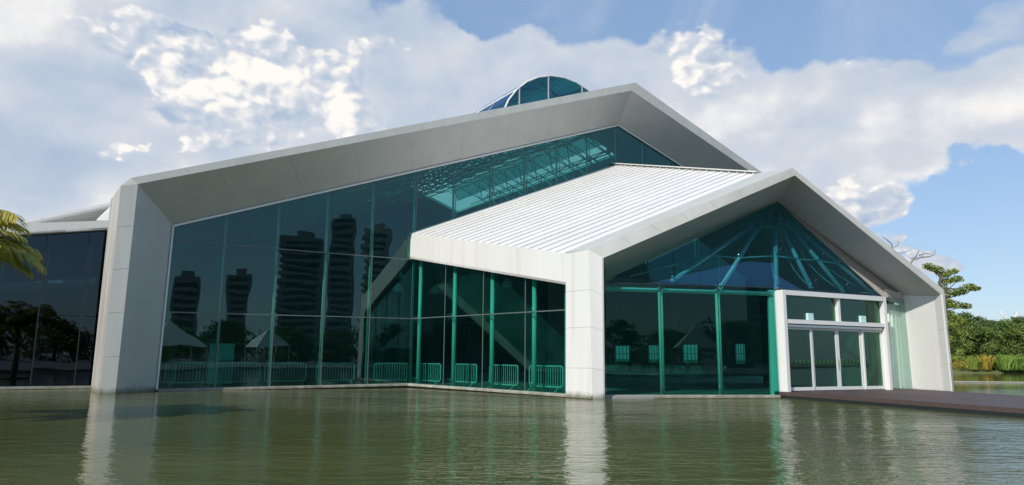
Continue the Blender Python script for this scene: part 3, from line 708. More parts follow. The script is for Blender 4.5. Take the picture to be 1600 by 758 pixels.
MB().bar(pt0 + V(-.1, .25, .12), pt1 + V(0, .2, .12), .3, .42).build('head_panel', M['soffit'], hall)
meta(curt.build('curtain', mat('white_curtain', (.84, .87, .83), .8), None, True), 'pale curtain hanging behind the glass panel right of the entrance doors', 'curtain')
# ------------------------------------------------------------------ entrance doors
# proud box frame
po_ = dn * .38
ec = [df(1218.5, 609.5), df(1394, 607.5), df(1384.5, 464), df(1218, 451.5)]
for e_ in ec[:2]: e_.z = DECKZ
ec[0].z = DECKZ
fpl = FB + po_
def pf(x, y): return onp(x, y, fpl, dd)
TL, TR, BL, BR = pf(1219, 452.5), pf(1382, 464.5), pf(1230, 609), pf(1394, 607)
BL.z = BR.z = DECKZ
entr = bpy.data.objects.new('entrance', None); C.objects.link(entr); entr.parent = hall
xd = V(BR.x - BL.x, BR.y - BL.y, 0).normalized()
W = (BR - BL).length; TLv = V(BL.x, BL.y, TL.z); TRv = V(BR.x, BR.y, lerp(TL.z, TR.z, .6))
TLv.z = TL.z
H_ = TLv.z; back_ = V(0, 0, 0)
def e_on(s, z, d=0): return V(BL.x, BL.y, z) + xd * s - dn * d
fwid = .17
MB().bar(e_on(fwid / 2, DECKZ, .14), e_on(fwid / 2, H_ - .0, .14), fwid, .36, up=dn).build('door_frame', M['frame'], entr)
MB().bar(e_on(W - fwid / 2, DECKZ, .14), e_on(W - fwid / 2, H_, .14), fwid, .36, up=dn).build('door_frame', M['frame'], entr)
MB().bar(e_on(fwid, H_ - .10, .14), e_on(W - fwid, H_ - .10, .14), .356, .20).build('door_frame', M['frame'], entr)
ztr = pf(1304, 505).z
MB().bar(e_on(fwid, ztr, .16), e_on(W - fwid, ztr, .16), .34, .17).build('transom', M['frame'], entr)
MB().bar(e_on(fwid, ztr - .17, .2), e_on(W - fwid, ztr - .17, .2), .2, .1).build('door_track', M['steel'], entr)
sm = .53 * W
MB().bar(e_on(sm, ztr + .085, .16), e_on(sm, H_ - .20, .16), .13, .26, up=dn).build('mullion', M['frame'], entr)
for a, b in ((fwid, sm - .065), (sm + .065, W - fwid)):
    pane([e_on(a, ztr + .085, .2), e_on(b, ztr + .085, .2), e_on(b, H_ - .20, .2), e_on(a, H_ - .20, .2)], entr, M['glassd'])
ds = [fwid, .285 * W, .53 * W, .77 * W, W - fwid]
zb, zt_ = DECKZ + .03, ztr - .22
for i in range(4):
    a, b = ds[i] + .006, ds[i + 1] - .006; dep = .22 if i in (0, 3) else .27
    mb = MB(); st = .10
    mb.bar(e_on(a + st / 2, zb, dep), e_on(a + st / 2, zt_, dep), st, .05, up=dn).bar(e_on(b - st / 2, zb, dep), e_on(b - st / 2, zt_, dep), st, .05, up=dn)
    mb.bar(e_on(a + st, zb + .07, dep), e_on(b - st, zb + .07, dep), .046, .14).bar(e_on(a + st, zt_ - .045, dep), e_on(b - st, zt_ - .045, dep), .046, .09)
    door = mb.build('door', M['frame'], hall)
    pane([e_on(a + st, zb + .14, dep), e_on(b - st, zb + .14, dep), e_on(b - st, zt_ - .09, dep), e_on(a + st, zt_ - .09, dep)], door, M['glassd'])
    if i in (1, 2):
        s_h = b - st / 2 if i == 1 else a + st / 2
        MB().tube([e_on(s_h, zb + .9, dep - .07), e_on(s_h, zb + 1.3, dep - .07)], .015, 6).build('handle', M['steel'], door)
# box sides back to the wall
slab('reveal_panel', [e_on(0.01, DECKZ, .3), e_on(0.01, H_, .3), e_on(0.01, H_, .45), e_on(0.01, DECKZ, .45)], .04, M['frame'], entr, out=e_on(-30, 2))
slab('reveal_panel', [e_on(W - .01, DECKZ, .3), e_on(W - .01, H_, .3), e_on(W - .01, H_, .45), e_on(W - .01, DECKZ, .45)], .04, M['frame'], entr, out=e_on(60, 2))
slab('reveal_panel', [e_on(0.01, H_ - .01, .3), e_on(W - .01, H_ - .01, .3), e_on(W - .01, H_ - .01, .45), e_on(0.01, H_ - .01, .45)], .04, M['frame'], entr, out=e_on(2, 50))
# hazard tape across the three left leaves, sagging a little
tape = thing('hazard_tape', 'yellow and black hazard tape strung behind the glass entrance doors', 'tape')
tz = zb + 1.20; NT = 40; s0, s1 = ds[0] + .05, ds[3] - .02
for c_ in (0, 1):
    mb = MB()
    for i in range(NT):
        if i % 2 != c_: continue
        a = lerp(s0, s1, i / NT); b = lerp(s0, s1, (i + 1) / NT)
        za = tz - .05 * math.sin(math.pi * i / NT) ; zb_ = tz - .05 * math.sin(math.pi * (i + 1) / NT)
        sk = .03
        mb.quadslab([e_on(a, za - .06, .36), e_on(b, zb_ - .06, .36), e_on(b + sk, zb_ + .06, .36), e_on(a + sk, za + .06, .36)], .004, EYEV)
    mb.build('yellow_stripe' if c_ == 0 else 'black_stripe', M['yellow'] if c_ == 0 else M['black'], tape)
for s, lab in ((.285 * W - .15, 'small pale box above the transom over the leftmost doors'), (.77 * W + .02, 'small pale box above the transom over the right hand doors')):
    b = MB().bar(e_on(s - .16, ztr + .24, .13), e_on(s + .16, ztr + .24, .13), .12, .28).build('emergency_light', M['plastic'])
    meta(b, lab, 'light box', 'light boxes over the doors')
# ------------------------------------------------------------------ barrel skylight on the ridge
sky_o = bpy.data.objects.new('skylight', None); C.objects.link(sky_o); sky_o.parent = hall
cz = apex.z - .75; rise = 3.75; hw = SKW
def arc(t, d): # t -1..1
    R_ = (hw * hw + rise * rise) / (2 * rise); a = t * math.asin(min(1, hw / R_))
    if rise > R_ * .999: a = t * (math.pi / 2)
    return back(apex, d) + u * (R_ * math.sin(a)) + V(0, 0, cz - apex.z + rise - R_ + R_ * math.cos(a))
NA = 12; ND = 9
for j in range(ND + 1):
    d = lerp(SK0, SK1, j / ND)
    MB().tube([arc(-1 + 2 * i / NA, d) for i in range(NA + 1)], 0.06 if j == 0 else .035, 6).build('arch_rib', M['frame'] if j == 0 else M['towerd'], sky_o, True)
for j in range(ND):
    da, db = lerp(SK0, SK1, j / ND), lerp(SK0, SK1, (j + 1) / ND)
    for i in range(NA):
        a, b = -1 + 2 * i / NA, -1 + 2 * (i + 1) / NA
        slab('skylight_pane', [arc(a, da + .02), arc(b, da + .02), arc(b, db - .02), arc(a, db - .02)], .02, M['glassv'], sky_o, out=arc(0, da) + V(0, 0, 30))
for i in (2, 4, 6, 8, 10): rod('purlin', [arc(-1 + 2 * i / NA, SK0), arc(-1 + 2 * i / NA, SK1)], .05, M['truss'], sky_o, 5)
# end wall
vts = [-1, -.62, -.2, .25, .68, 1]
for i in range(len(vts) - 1):
    n_ = 4; ps = [arc(lerp(vts[i], vts[i + 1], q / n_), SK0) for q in range(n_ + 1)]
    lo = [V(p.x, p.y, cz - .5) for p in ps]
    slab('end_pane', ps + lo[::-1], .02, M['glassv'], sky_o)
    if i: rod('end_mullion', [ps[0], lo[0]], .06, M['towerd'], sky_o, 6)
for a, b in ((-1, .3), (.9, -.35)):
    pa = arc(a, SK0 + .3); pb_ = arc(b, SK0 + .3); rod('brace', [V(pa.x, pa.y, cz), pb_], .06, M['towerd'], sky_o, 6)
# ------------------------------------------------------------------ space truss under the main roof
mb = MB()
def chord(s, d, drop):
    z = lerp(fo[0].z, apex.z, (s - (fo[0] - G0).dot(u)) / ((apex - fo[0]).dot(u))) if s < (apex - G0).dot(u) else apex.z + (s - (apex - G0).dot(u)) * (slope_r.z / slope_r.dot(u))
    p = gx(s) + v * d; return V(p.x, p.y, z - .9 - drop)
su = 2.25
nu = int(36 / su); nd_ = 9
for i in range(3, nu):
    for j in range(nd_):
        s, d = i * su, 2.5 + j * su
        for a, b in ((chord(s, d, 0), chord(s + su, d, 0)), (chord(s, d, 0), chord(s, d + su, 0)), (chord(s + su / 2, d + su / 2, 1.2), chord(s + 1.5 * su, d + su / 2, 1.2)), (chord(s + su / 2, d + su / 2, 1.2), chord(s + su / 2, d + 1.5 * su, 1.2)),
                     (chord(s, d, 0), chord(s + su / 2, d + su / 2, 1.2)), (chord(s + su, d, 0), chord(s + su / 2, d + su / 2, 1.2)), (chord(s, d + su, 0), chord(s + su / 2, d + su / 2, 1.2)), (chord(s + su, d + su, 0), chord(s + su / 2, d + su / 2, 1.2))):
            mb.tube([a, b], .045, 4, cap=False)
meta(mb.build('roof_truss', M['truss'], hall), kind='stuff')
# ------------------------------------------------------------------ annex wing on the left
an0 = aty(0, 603.5, 31.1); an1 = aty(153, 601.5, 33.0); an0.z = an1.z = .1
ad = (an1 - an0).normalized(); an = V(ad.y, -ad.x, 0)
def ap(x, y): return onp(x, y, an0, ad)
annex = bpy.data.objects.new('annex', None); C.objects.link(annex); annex.parent = hall
def a_on(px, z): p = ap(px, 560); return V(p.x, p.y, z)
axs = [-420, -300, -190, -85, 0 - 2, 52, 122, 186]
axs = [-330, -245, -165, -90, -20, 52, 120, 184]
zb_l, zb_r = ap(0, 368).z, ap(170, 358).z
def ab(p): 
    t = (p - ap(0, 560)).dot(ad) / (ap(170, 560) - ap(0, 560)).dot(ad); return lerp(zb_l, zb_r, t)
zm = ap(90, 493).z
for i in range(len(axs) - 1):
    a, b = a_on(axs[i], 0), a_on(axs[i + 1], 0)
    for lo, hi in ((.12, zm), (zm, None)):
        pane([a + V(0, 0, lo + .01) + ad * .01, b + V(0, 0, lo + .01) - ad * .01, b + V(0, 0, (hi or ab(b)) - .01) - ad * .01, a + V(0, 0, (hi or ab(a)) - .01) + ad * .01], annex, M['glassa'])
    if i:
        MB().bar(a + V(0, 0, .1) + an * .012, a + V(0, 0, ab(a)) + an * .012, .04, .02, up=an).build('joint', M['dark'], annex)
        rod('post', [a + V(0, 0, .1) - an * .3 + ad * .1, a + V(0, 0, ab(a)) - an * .3 + ad * .1], .1, M['post'], annex)
la = a_on(-330, 0); lb = a_on(184, 0)
ledge(la, lb, .12, .12, .1)
bo = an * .35
o0, o1 = ap(-330, 368), ap(172, 358)
def abm(px, y): return onp(px, y, an0 + bo, ad)
bl0, bl1, br0, br1 = abm(0, 350.5), abm(0, 368), abm(178, 344), abm(177, 358)
k_ = 2.2
x0t, x0b = br0 + (bl0 - br0) * 2.6, br1 + (bl1 - br1) * 2.6
panels('annex_beam', x0t, br0, x0b, br1, 6, M['white'], annex, t=.3)
slab('annex_beam', [x0b, br1, br1 - an * .5, x0b - an * .5], .1, M['soffit'], annex, out=EYEV - V(0, 0, 50))
# roof rafter behind the beam rising to the column, with its shaded soffit
rY = 3.2
def ar(x, y, d): return onp(x, y, an0 - an * d, ad)
ra0, ra1 = ar(-60, 364, 2.2), ar(181, 315, 2.2); rb0, rb1 = ar(-60, 372, 2.2), ar(179, 323, 2.2)
panels('annex_rafter', ra0, ra1, rb0, rb1, 4, M['white'], annex, t=.2)
rs0, rs1 = ar(60, 352, 3.6), ar(150, 345, 3.6)
slab('annex_soffit', [lerp(rb0, rb1, .25), rb1, ar(176, 352, 3.6), ar(40, 356, 3.6)], .1, M['soffit'], annex)
slab('annex_gusset', [ar(181, 314, 2.0), ar(196, 312, 2.0), ar(184, 345, .8), ar(150, 344, .8)], .15, M['white'], annex)
slab('annex_roof', [x0t - an * .3, br0 - an * .3, br0 - an * 4 + V(0, 0, .0), x0t - an * 4], .2, M['roofw'], annex, out=up50 - V(20, 0, 0))
slab('annex_roof', [x0t - an * 4, br0 - an * 4 + V(.0, 0, 0), br0 - an * 26 - V(0, 0, .1), x0t - an * 26], .2, M['roofw'], annex, out=up50 - V(20, 0, 0))
q = [V(p.x, p.y, .08) for p in (la, lb, lb - an * 26, la - an * 26)]
slab('annex_floor', q, .4, M['intf'], annex, out=up50)
slab('annex_wall', [q[2], q[3], q[3] + V(0, 0, 6.8), q[2] + V(0, 0, 6.8)], .2, M['intw'], annex)
slab('annex_wall', [q[0], q[3], q[3] + V(0, 0, 6.8), q[0] + V(0, 0, 6.8)], .2, M['intw'], annex)
# ------------------------------------------------------------------ crowd barriers behind the glass
def barrier_proto(L_=2.0, Hh=1.08):
    t = thing('crowd_barrier', 'x', 'barrier')
    zf = .2; r = .028; c = .12
    pts = []
    for cx, cz_, a0 in ((L_ / 2 - c, zf + c, -90), (L_ / 2 - c, Hh - c, 0), (-L_ / 2 + c, Hh - c, 90), (-L_ / 2 + c, zf + c, 180)):
        for q in range(4): a = rad(a0 + q * 30); pts.append(V(cx + c * math.cos(a), 0, cz_ + c * math.sin(a)))
    pts.append(pts[0]); rod('frame', pts, r, M['galv'], t, 6)
    nb = 13; bm_ = None
    for i in range(nb):
        x = -L_ / 2 + (i + 1) * L_ / (nb + 1)
        if bm_ is None: b = MB().tube([V(0, 0, zf), V(0, 0, Hh)], .013, 5).build('bar', M['galv'], t); bm_ = b.data
        else: b = link('bar', bm_, t)
        b.location.x = x
    f0 = MB().tube([V(0, -.32, .01), V(0, -.26, .03), V(0, 0, .22), V(0, .26, .03), V(0, .32, .01)], .02, 6).build('foot', M['galv'], t, True)
    f0.location.x = -L_ / 2 + .2; f1 = link('foot', f0.data, t); f1.location.x = L_ / 2 - .2
    return t
def copy_tree(o, parent=None):
    c = o.copy(); C.objects.link(c); c.parent = parent
    for ch in list(o.children): copy_tree(ch, c)
    return c
proto = barrier_proto()
spots = []
def lab_place(line_p, line_d, px0, px1, inset, sink, label, turn=0):
    nrm = V(line_d.y, -line_d.x, 0)
    if nrm.dot(EYEV - line_p) > 0: nrm = -nrm
    p0 = line_p + nrm * inset
    a, b = onp(px0, 560, p0, line_d), onp(px1, 560, p0, line_d)
    m_ = (a + b) / 2; spots.append((V(m_.x, m_.y, FLOOR), math.atan2((b - a).y, (b - a).x) + turn, (b - a).length, label))
lab_place(G0, u, 262, 333, 1.1, 0, 'steel crowd barrier behind the glass beside the left column, in front of the white kiosk')
lab_place(G0, u, 338, 408, 1.9, 0, 'steel crowd barrier just right of the white kiosk')
lab_place(G0, u, 416, 478, 1.9, 0, 'steel crowd barrier behind the third bay of glass from the left column')
lab_place(G0, u, 497, 553, 2.2, 0, 'steel crowd barrier behind the fourth bay of glass from the left column')
lab_place(G0, u, 592, 634, 1.6, 0, 'steel crowd barrier behind the main glass, nearest the wing corner')
lab_place(S1, s_, 648, 694, 1.0, 0, 'steel crowd barrier behind the wing side glass, next to the main wall corner', .06)
lab_place(S1, s_, 703, 753, 1.6, 0, 'steel crowd barrier in the second bay of the wing side glass', -.05)
lab_place(S1, s_, 762, 813, 1.0, 0, 'steel crowd barrier in the third bay of the wing side glass, brightly lit')
lab_place(S1, s_, 827, 880, 1.1, 0, 'steel crowd barrier in the bay nearest the white wing column', .04)
lab_place(G0, u, 214, 259, 1.5, 0, 'steel crowd barrier end showing beside the left column reveal', .0)
for i, (p, a, ln, lb_) in enumerate(spots):
    o = proto if i == 0 else copy_tree(proto)
    o.location = p; o.rotation_euler = (0, 0, a); o['label'] = lb_; o['group'] = 'crowd barriers inside the glass'
# ------------------------------------------------------------------ kiosk inside
kp = onp(341, 590, G0 + v * 3.0, u); kz = onp(341, 537, G0 + v * 3.0, u).z
kio = thing('kiosk', 'white metal kiosk cabinet standing behind the left glass bays', 'kiosk', (kp.x, kp.y, FLOOR), math.atan2(u.y, u.x))
kh = kz - FLOOR; kw = .56
MB().box((-kw, -.45, .06), (kw, .45, kh - .1)).build('body', M['frame'], kio)
MB().box((-.10, -.475, .15), (kw - .05, -.453, kh * .60)).build('door', mat('kiosk_grey', (.30, .34, .33), .5), kio)
MB().box((-kw - .05, -.5, kh * .66), (kw + .05, .5, kh * .70)).build('counter', M['frame'], kio)
MB().box((-kw - .03, -.48, kh - .1), (kw + .03, .48, kh)).build('lid', M['frame'], kio)
MB().box((-kw + .02, -.43, 0), (kw - .02, .43, .06)).build('plinth', M['black'], kio)
MB().box((.0, -.50, kh * .36), (.35, -.476, kh * .39)).build('handle', M['steel'], kio)
# pendant lamps
for i, (px, py, Y_, lb_) in enumerate(((622, 452, 40, 'white pendant lamp hanging low behind the glass left of the wing corner'), (625, 432, 46, 'white pendant lamp hanging higher and farther behind the wing corner'), (679, 455, 42, 'small white pendant lamp behind the first bay of wing side glass'),
                                 (733, 450, 40, 'white pendant lamp behind the second bay of wing side glass'), (793, 445, 38, 'white pendant lamp behind the third bay of wing side glass'))):
    p = aty(px, py, Y_); t = thing('pendant_lamp', lb_, 'lamp', p, 0, 'pendant lamps in the hall')
    mb = MB(); seg = 14; prof = [(.05, .32), (.12, .26), (.22, .12), (.30, -.05), (.31, -.10)]
    for r_, z_ in prof:
        for j in range(seg): a = 2 * math.pi * j / seg; mb.v.append(V(r_ * math.cos(a), r_ * math.sin(a), z_))
    for q in range(len(prof) - 1):
        for j in range(seg): a = q * seg + j; b = q * seg + (j + 1) % seg; mb.f.append((a, b, b + seg, a + seg))
    mb.build('shade', M['frame'], t, True)
    MB().tube([V(0, 0, .30), V(0, 0, 4.0)], .01, 4).build('cable', M['black'], t)
    MB().tube([V(0, 0, -.02), V(0, 0, -.16)], .09, 8).build('bulb', M['plastic'], t)
# ------------------------------------------------------------------ vegetation
def leaf_quads(mb, c, R, n, size, flat=1.0):
    for _ in range(n):
        d = V(random.gauss(0, 1), random.gauss(0, 1), random.gauss(0, 1)).normalized() * (R * random.random() ** .4)
        p = c + V(d.x, d.y, d.z * flat); s = size * random.uniform(.6, 1.3)
        nrm = (d.normalized() * .7 + V(random.uniform(-1, 1), random.uniform(-1, 1), random.uniform(-.2, 1.2))).normalized()
        a = nrm.cross(V(random.random(), random.random(), random.random())).normalized(); b = nrm.cross(a)
        k = len(mb.v); mb.v += [p - a * s, p - b * s * .45, p + a * s, p + b * s * .45]; mb.f.append((k, k + 1, k + 2, k + 3))
def crown_mesh(h, wd, n_cl, per, size, seed, base=.14):
    random.seed(seed); mb = MB()
    for i in range(n_cl):
        t = random.random(); a = random.uniform(0, 6.283); z = h * lerp(base, .97, t ** .8)
        prof = math.sin(math.pi * min(1, max(0.0, (z / h - base) / (1 - base)) * .82 + .18)) ** .6
        r = wd * prof * math.sqrt(random.random()) * random.uniform(.75, 1.1)
        leaf_quads(mb, V(r * math.cos(a), r * math.sin(a), z), wd * random.uniform(.16, .30), per, size, .62)
    return mb
def tree_mb(h, wd, seed, lean=0):
    random.seed(seed); mb = MB(); top = V(lean, 0, h * .6)
    mb.tube([V(0, 0, -.3), V(lean * .3, .1, h * .25), top], h * .035, 8, h * .016)
    for i in range(6):
        a = i * 1.05 + random.random(); p = lerp(V(0, 0, h * .22), top, random.uniform(.35, 1)); e2 = p + V(math.cos(a) * wd * .6, math.sin(a) * wd * .6, h * random.uniform(.15, .33))
        mb.tube([p, lerp(p, e2, .5) + V(0, 0, -.1), e2], h * .012, 5, h * .004)
    return mb
protos = []
for i, (h, wd, mname) in enumerate(((8.5, 4.4, 'leaf'), (9.5, 4.0, 'leafd'), (7.5, 4.8, 'leaf'), (10.5, 4.6, 'leafd'))):
    cm = crown_mesh(h, wd, 110, 60, .21, 40 + i); tm = tree_mb(h, wd, 60 + i)
    protos.append((mesh('crown', cm.v, cm.f, M[mname]), mesh('trunk', tm.v, tm.f, M['bark'], True), h, wd))
def put_tree(kind, loc, sc, rz, label, group, name='broadleaf_tree'):
    cm, tm, h, wd = protos[kind]
    t = thing(name, label, 'tree', loc, rz, group); t.scale = (sc[0], sc[0], sc[1])
    link('crown', cm, t); link('trunk', tm, t); return t
def bank(px, Y_): p = aty(px, 570, Y_); return V(p.x, p.y, .45)
tl = [(1492, 106, 0, 1.0, .92, 'rounded green tree on the far bank, leftmost, beside the building edge'), (1515, 118, 1, 1.0, .95, 'tallest dark crown on the far bank, just right of the sparse tree'),
      (1535, 104, 2, .9, .82, 'low wide green tree on the far bank behind the croton bed'), (1556, 112, 3, .95, .72, 'dark rounded tree on the far bank left of the white masts'),
      (1580, 106, 0, .95, .84, 'mid green tree on the far bank below the white masts'), (1604, 112, 1, 1.0, .85, 'dark tree on the far bank at the right edge of the view'),
      (1630, 104, 2, 1.0, .9, 'wide tree on the far bank partly cut by the right edge'), (1475, 116, 3, .9, .9, 'dark tree on the far bank half hidden behind the white column')]
for i, (px, Y_, kd, sx_, sz_, lb_) in enumerate(tl):
    put_tree(kd, bank(px, Y_), (sx_, sz_), i * 1.3, lb_, 'trees on the far bank')
# distant belt closing the horizon
random.seed(3); mb = MB()
for i in range(420):
    px = 1380 + i * .9; p = aty(px, 570, 165 + random.uniform(-12, 12)); leaf_quads(mb, V(p.x, p.y, random.uniform(1, 6.5)), 3.2, 26, .5, .8)
meta(mb.build('distant_woodland', M['leafd']), 'distant green woodland behind the far bank trees', 'woodland', kind='stuff')
# shrubs on the bank
def shrub(px, Y_, wpx, hpx, m, label, seed, blades=False, name='shrub'):
    random.seed(seed); p = aty(px, 570, Y_); Wd = wpx / FPX * Y_ / 2; Hh = hpx / FPX * Y_
    t = thing(name, label, 'shrub', (p.x, p.y, .35), 0, 'plants along the far bank'); mb = MB()
    if blades:
        for i in range(150):
            a = random.uniform(0, 6.28); r = random.random() ** .5 * Wd * .9; b = V(r * math.cos(a), r * math.sin(a), 0); l = Hh * random.uniform(.5, 1.0); o = V(random.uniform(-1, 1), random.uniform(-1, 1), 0) * l * .45
            sd = V(-math.sin(a), math.cos(a), 0) * l * .10; k = len(mb.v)
            mb.v += [b, b + o * .4 + V(0, 0, l * .6) - sd, b + o * 1.0 + V(0, 0, l * .95), b + o * .4 + V(0, 0, l * .6) + sd]; mb.f.append((k, k + 1, k + 2, k + 3))
    else:
        for i in range(16):
            a = random.uniform(0, 6.28); r = random.random() ** .5 * Wd * .8
            leaf_quads(mb, V(r * math.cos(a), r * math.sin(a), Hh * random.uniform(.25, .75)), Hh * .32, 28, .13, .9)
    mb.build('foliage', m, t); st = MB()
    for i in range(5): a = i * 1.26; st.tube([V(0, 0, -.2), V(math.cos(a) * Wd * .4, math.sin(a) * Wd * .4, Hh * .5)], .03, 4, .012)
    st.build('stem', M['bark'], t)
shrub(1500, 97, 22, 16, M['leafo'], 'orange tinted low shrub beside the building column on the far bank', 1)
shrub(1512, 101, 34, 22, M['leafm'], 'greyish mauve bush behind the croton clump', 2)
shrub(1517, 98, 26, 24, M['leafy'], 'yellow green spiky clump left of the orange croton', 3, True, 'spiky_plant')
shrub(1536, 99, 24, 26, M['leafo'], 'yellow and orange croton clump between the green plants', 4, True, 'croton')
shrub(1556, 101, 26, 24, M['leafy'], 'bright yellow green clump right of the croton', 5, True, 'spiky_plant')
shrub(1574, 99, 34, 28, M['leafb'], 'broad leaved green plant clump near the right edge', 6, True, 'banana_plant')
shrub(1596, 100, 34, 26, M['leafb'], 'broad leaved green plant at the right edge of the view', 7, True, 'banana_plant')
shrub(1620, 101, 34, 26, M['leafb'], 'broad leaved plant cut by the right edge of the view', 8, True, 'banana_plant')
shrub(1494, 99, 16, 34, M['leafy'], 'tall pale green bush against the white column on the far bank', 9)
# sparse layered tree beyond the wing, right
def sparse_tree():
    random.seed(21); Y_ = 64
    def q(x, y, dy=0): return aty(x, y, Y_ + dy)
    base = q(1462, 572); base.z = -.2
    t = thing('almond_tree', 'tall sparse almond tree with layered leaf pads rising behind the right column', 'tree', (base.x, base.y, 0.3))
    isle = MB().tube([V(0, 0, -.6), V(0, 0, 0)], 2.2, 14); 
    inv = V(base.x, base.y, .3)
    tr = MB(); pts = [q(1462, 575), q(1463, 520), q(1466, 470), q(1470, 425)]
    tr.tube([p - inv for p in pts], .24, 8, .10)
    br = [((1463, 520), (1490, 500)), ((1465, 490), (1500, 478)), ((1466, 470), (1512, 452)), ((1468, 450), (1522, 448)), ((1469, 440), (1490, 425)), ((1470, 430), (1452, 418)), ((1466, 475), (1440, 470)), ((1464, 500), (1498, 520)), ((1466, 460), (1500, 436)), ((1468, 445), (1480, 470))]
    for a, b in br:
        pa, pb = q(*a), q(b[0], b[1], random.uniform(-2, 2)); tr.tube([pa - inv, lerp(pa, pb, .5) + V(0, 0, -.15) - inv, pb - inv], .07, 5, .02)
    tr.build('trunk', M['bark'], t, True)
    lf = MB()
    pads = [(1478, 505, 16), (1482, 535, 17), (1488, 550, 17), (1492, 525, 13), (1480, 475, 14), (1450, 416, 10), (1462, 420, 12), (1475, 428, 13), (1488, 424, 9), (1478, 440, 12), (1495, 436, 12), (1512, 449, 13), (1523, 450, 9), (1500, 456, 12), (1484, 458, 14), (1474, 470, 13), (1490, 476, 14), (1508, 478, 10), (1478, 490, 14), (1495, 498, 13), (1484, 512, 14), (1500, 520, 10), (1480, 530, 13), (1490, 545, 12), (1486, 560, 12), (1470, 450, 10), (1503, 503, 9)]
    for x, y, r in pads:
        R_ = r / FPX * Y_; leaf_quads(lf, q(x, y, random.uniform(-1.5, 1.5)) - inv, R_, int(150 * (r / 12)), .15, .5)
    lf.build('crown', M['leafy'], t)
sparse_tree()
def dead_branches():
    random.seed(5); Y_ = 60
    def q(x, y, dy=0): return aty(x, y, Y_ + dy)
    base = q(1415, 560); t = thing('bare_tree', 'leafless pale tree with forked tips showing above the right roof slope', 'tree', (base.x, base.y, 0)); inv = V(base.x, base.y, 0)
    mb = MB(); root = V(base.x, base.y, -.3)
    mb.tube([root - inv, q(1415, 480) - inv, q(1412, 430) - inv], .22, 7, .12)
    def tw(pts, r): mb.tube([q(*p) - inv for p in pts], r, 5, r * .35)
    tw([(1412, 430), (1425, 408), (1432, 399), (1436, 391)], .10)
    tw([(1425, 406), (1440, 402), (1452, 401), (1460, 398), (1462, 390)], .07)
    tw([(1436, 399), (1446, 396), (1455, 397), (1459, 392)], .05)
    tw([(1430, 402), (1424, 404), (1418, 400)], .04)
    tw([(1412, 430), (1400, 405), (1393, 381), (1385, 374), (1378, 369)], .09)
    tw([(1398, 386), (1404, 382), (1402, 376), (1406, 379)], .04)
    tw([(1405, 396), (1414, 394), (1423, 391)], .04)
    tw([(1470, 440), (1476, 424), (1482, 418)], .03)
    tw([(1440, 402), (1443, 393)], .03)
    mb.build('trunk', M['palebark'], t, True)
dead_branches()
# white curved masts in the distance
for i, (pts, lb_) in enumerate((([(1571, 500), (1568, 497), (1565.5, 492), (1564.5, 486)], 'white curved mast tip left of its twin above the far trees'), ([(1586, 503), (1586.5, 496), (1589, 490), (1592, 486)], 'white curved mast tip right of its twin above the far trees'))):
    Y_ = 230; q = [aty(x, y, Y_) for x, y in pts]; b = V(q[0].x, q[0].y, .5)
    t = thing('curved_mast', lb_, 'mast', b, 0, 'white masts beyond the trees')
    MB().tube([V(0, 0, 0)] + [p - b for p in q], .42, 6, .16).build('pole', M['frame'], t, True)
    c_ = q[2] - b; MB().tube([c_ + V(-1.4, 0, .6), c_, c_ + V(1.6, 0, .5)], .14, 5).build('crossarm', M['frame'], t)
# palm at the left edge
def palm(base, hgt, label, seed, fr_len=3.0, n=15, mats='palm', zs=1):
    random.seed(seed); t = thing('palm_tree', label, 'palm', base)
    MB().tube([V(0, 0, -.5), V(.1, 0, hgt * .5), V(0, 0, hgt)], .18, 10, .13).build('trunk', M['palebark'], t, True)
    for i in range(n):
        az_ = i * 2.399 + .3; el_ = rad(random.uniform(10, 70)); L_ = fr_len * random.uniform(.85, 1.1); mb = MB(); pts = []
        dirh = V(math.cos(az_), math.sin(az_), 0)
        for q in range(11):
            s = q / 10; ang = el_ - s * s * rad(85)
            pts.append((pts[-1] + (dirh * math.cos(ang) + V(0, 0, math.sin(ang))) * (L_ / 10)) if pts else V(0, 0, hgt))
        mb.tube(pts, .03, 5, .008)
        sd = V(-dirh.y, dirh.x, 0)
        for q in range(1, 44):
            s = .10 + .9 * q / 44; f = s * 10; i0 = min(int(f), 9); p = lerp(pts[i0], pts[i0 + 1], f - i0); fw_ = (pts[i0 + 1] - pts[i0]).normalized()
            ll = L_ * .28 * math.sin(math.pi * min(1, s * .8 + .15)) ** .7
            for sg in (-1, 1):
                dv = (sd * sg * .8 + fw_ * .7 + V(0, 0, -.15 - random.random() * .35)).normalized(); wv_ = dv.cross(V(0, 0, 1)).normalized() * .022; k = len(mb.v)
                m_ = p + dv * ll * .55; e_ = p + dv * ll + V(0, 0, -ll * .22)
                mb.v += [p - wv_, p + wv_, m_ + wv_ * 1.6, m_ - wv_ * 1.6, e_]; mb.f += [(k, k + 1, k + 2, k + 3), (k + 3, k + 2, k + 4)]
        mb.build('frond', M[mats], t)
    return t
pb_ = aty(-134, 442, 15.5)
palm(V(pb_.x, pb_.y, .1), pb_.z - .1 + .25, 'golden green palm fronds reaching in from the left edge', 11, 2.75, 34)
meta(MB().tube([(pb_.x, pb_.y, -1.2), (pb_.x, pb_.y, .1)], .9, 20).build('left_bank', M['grass']), kind='structure')
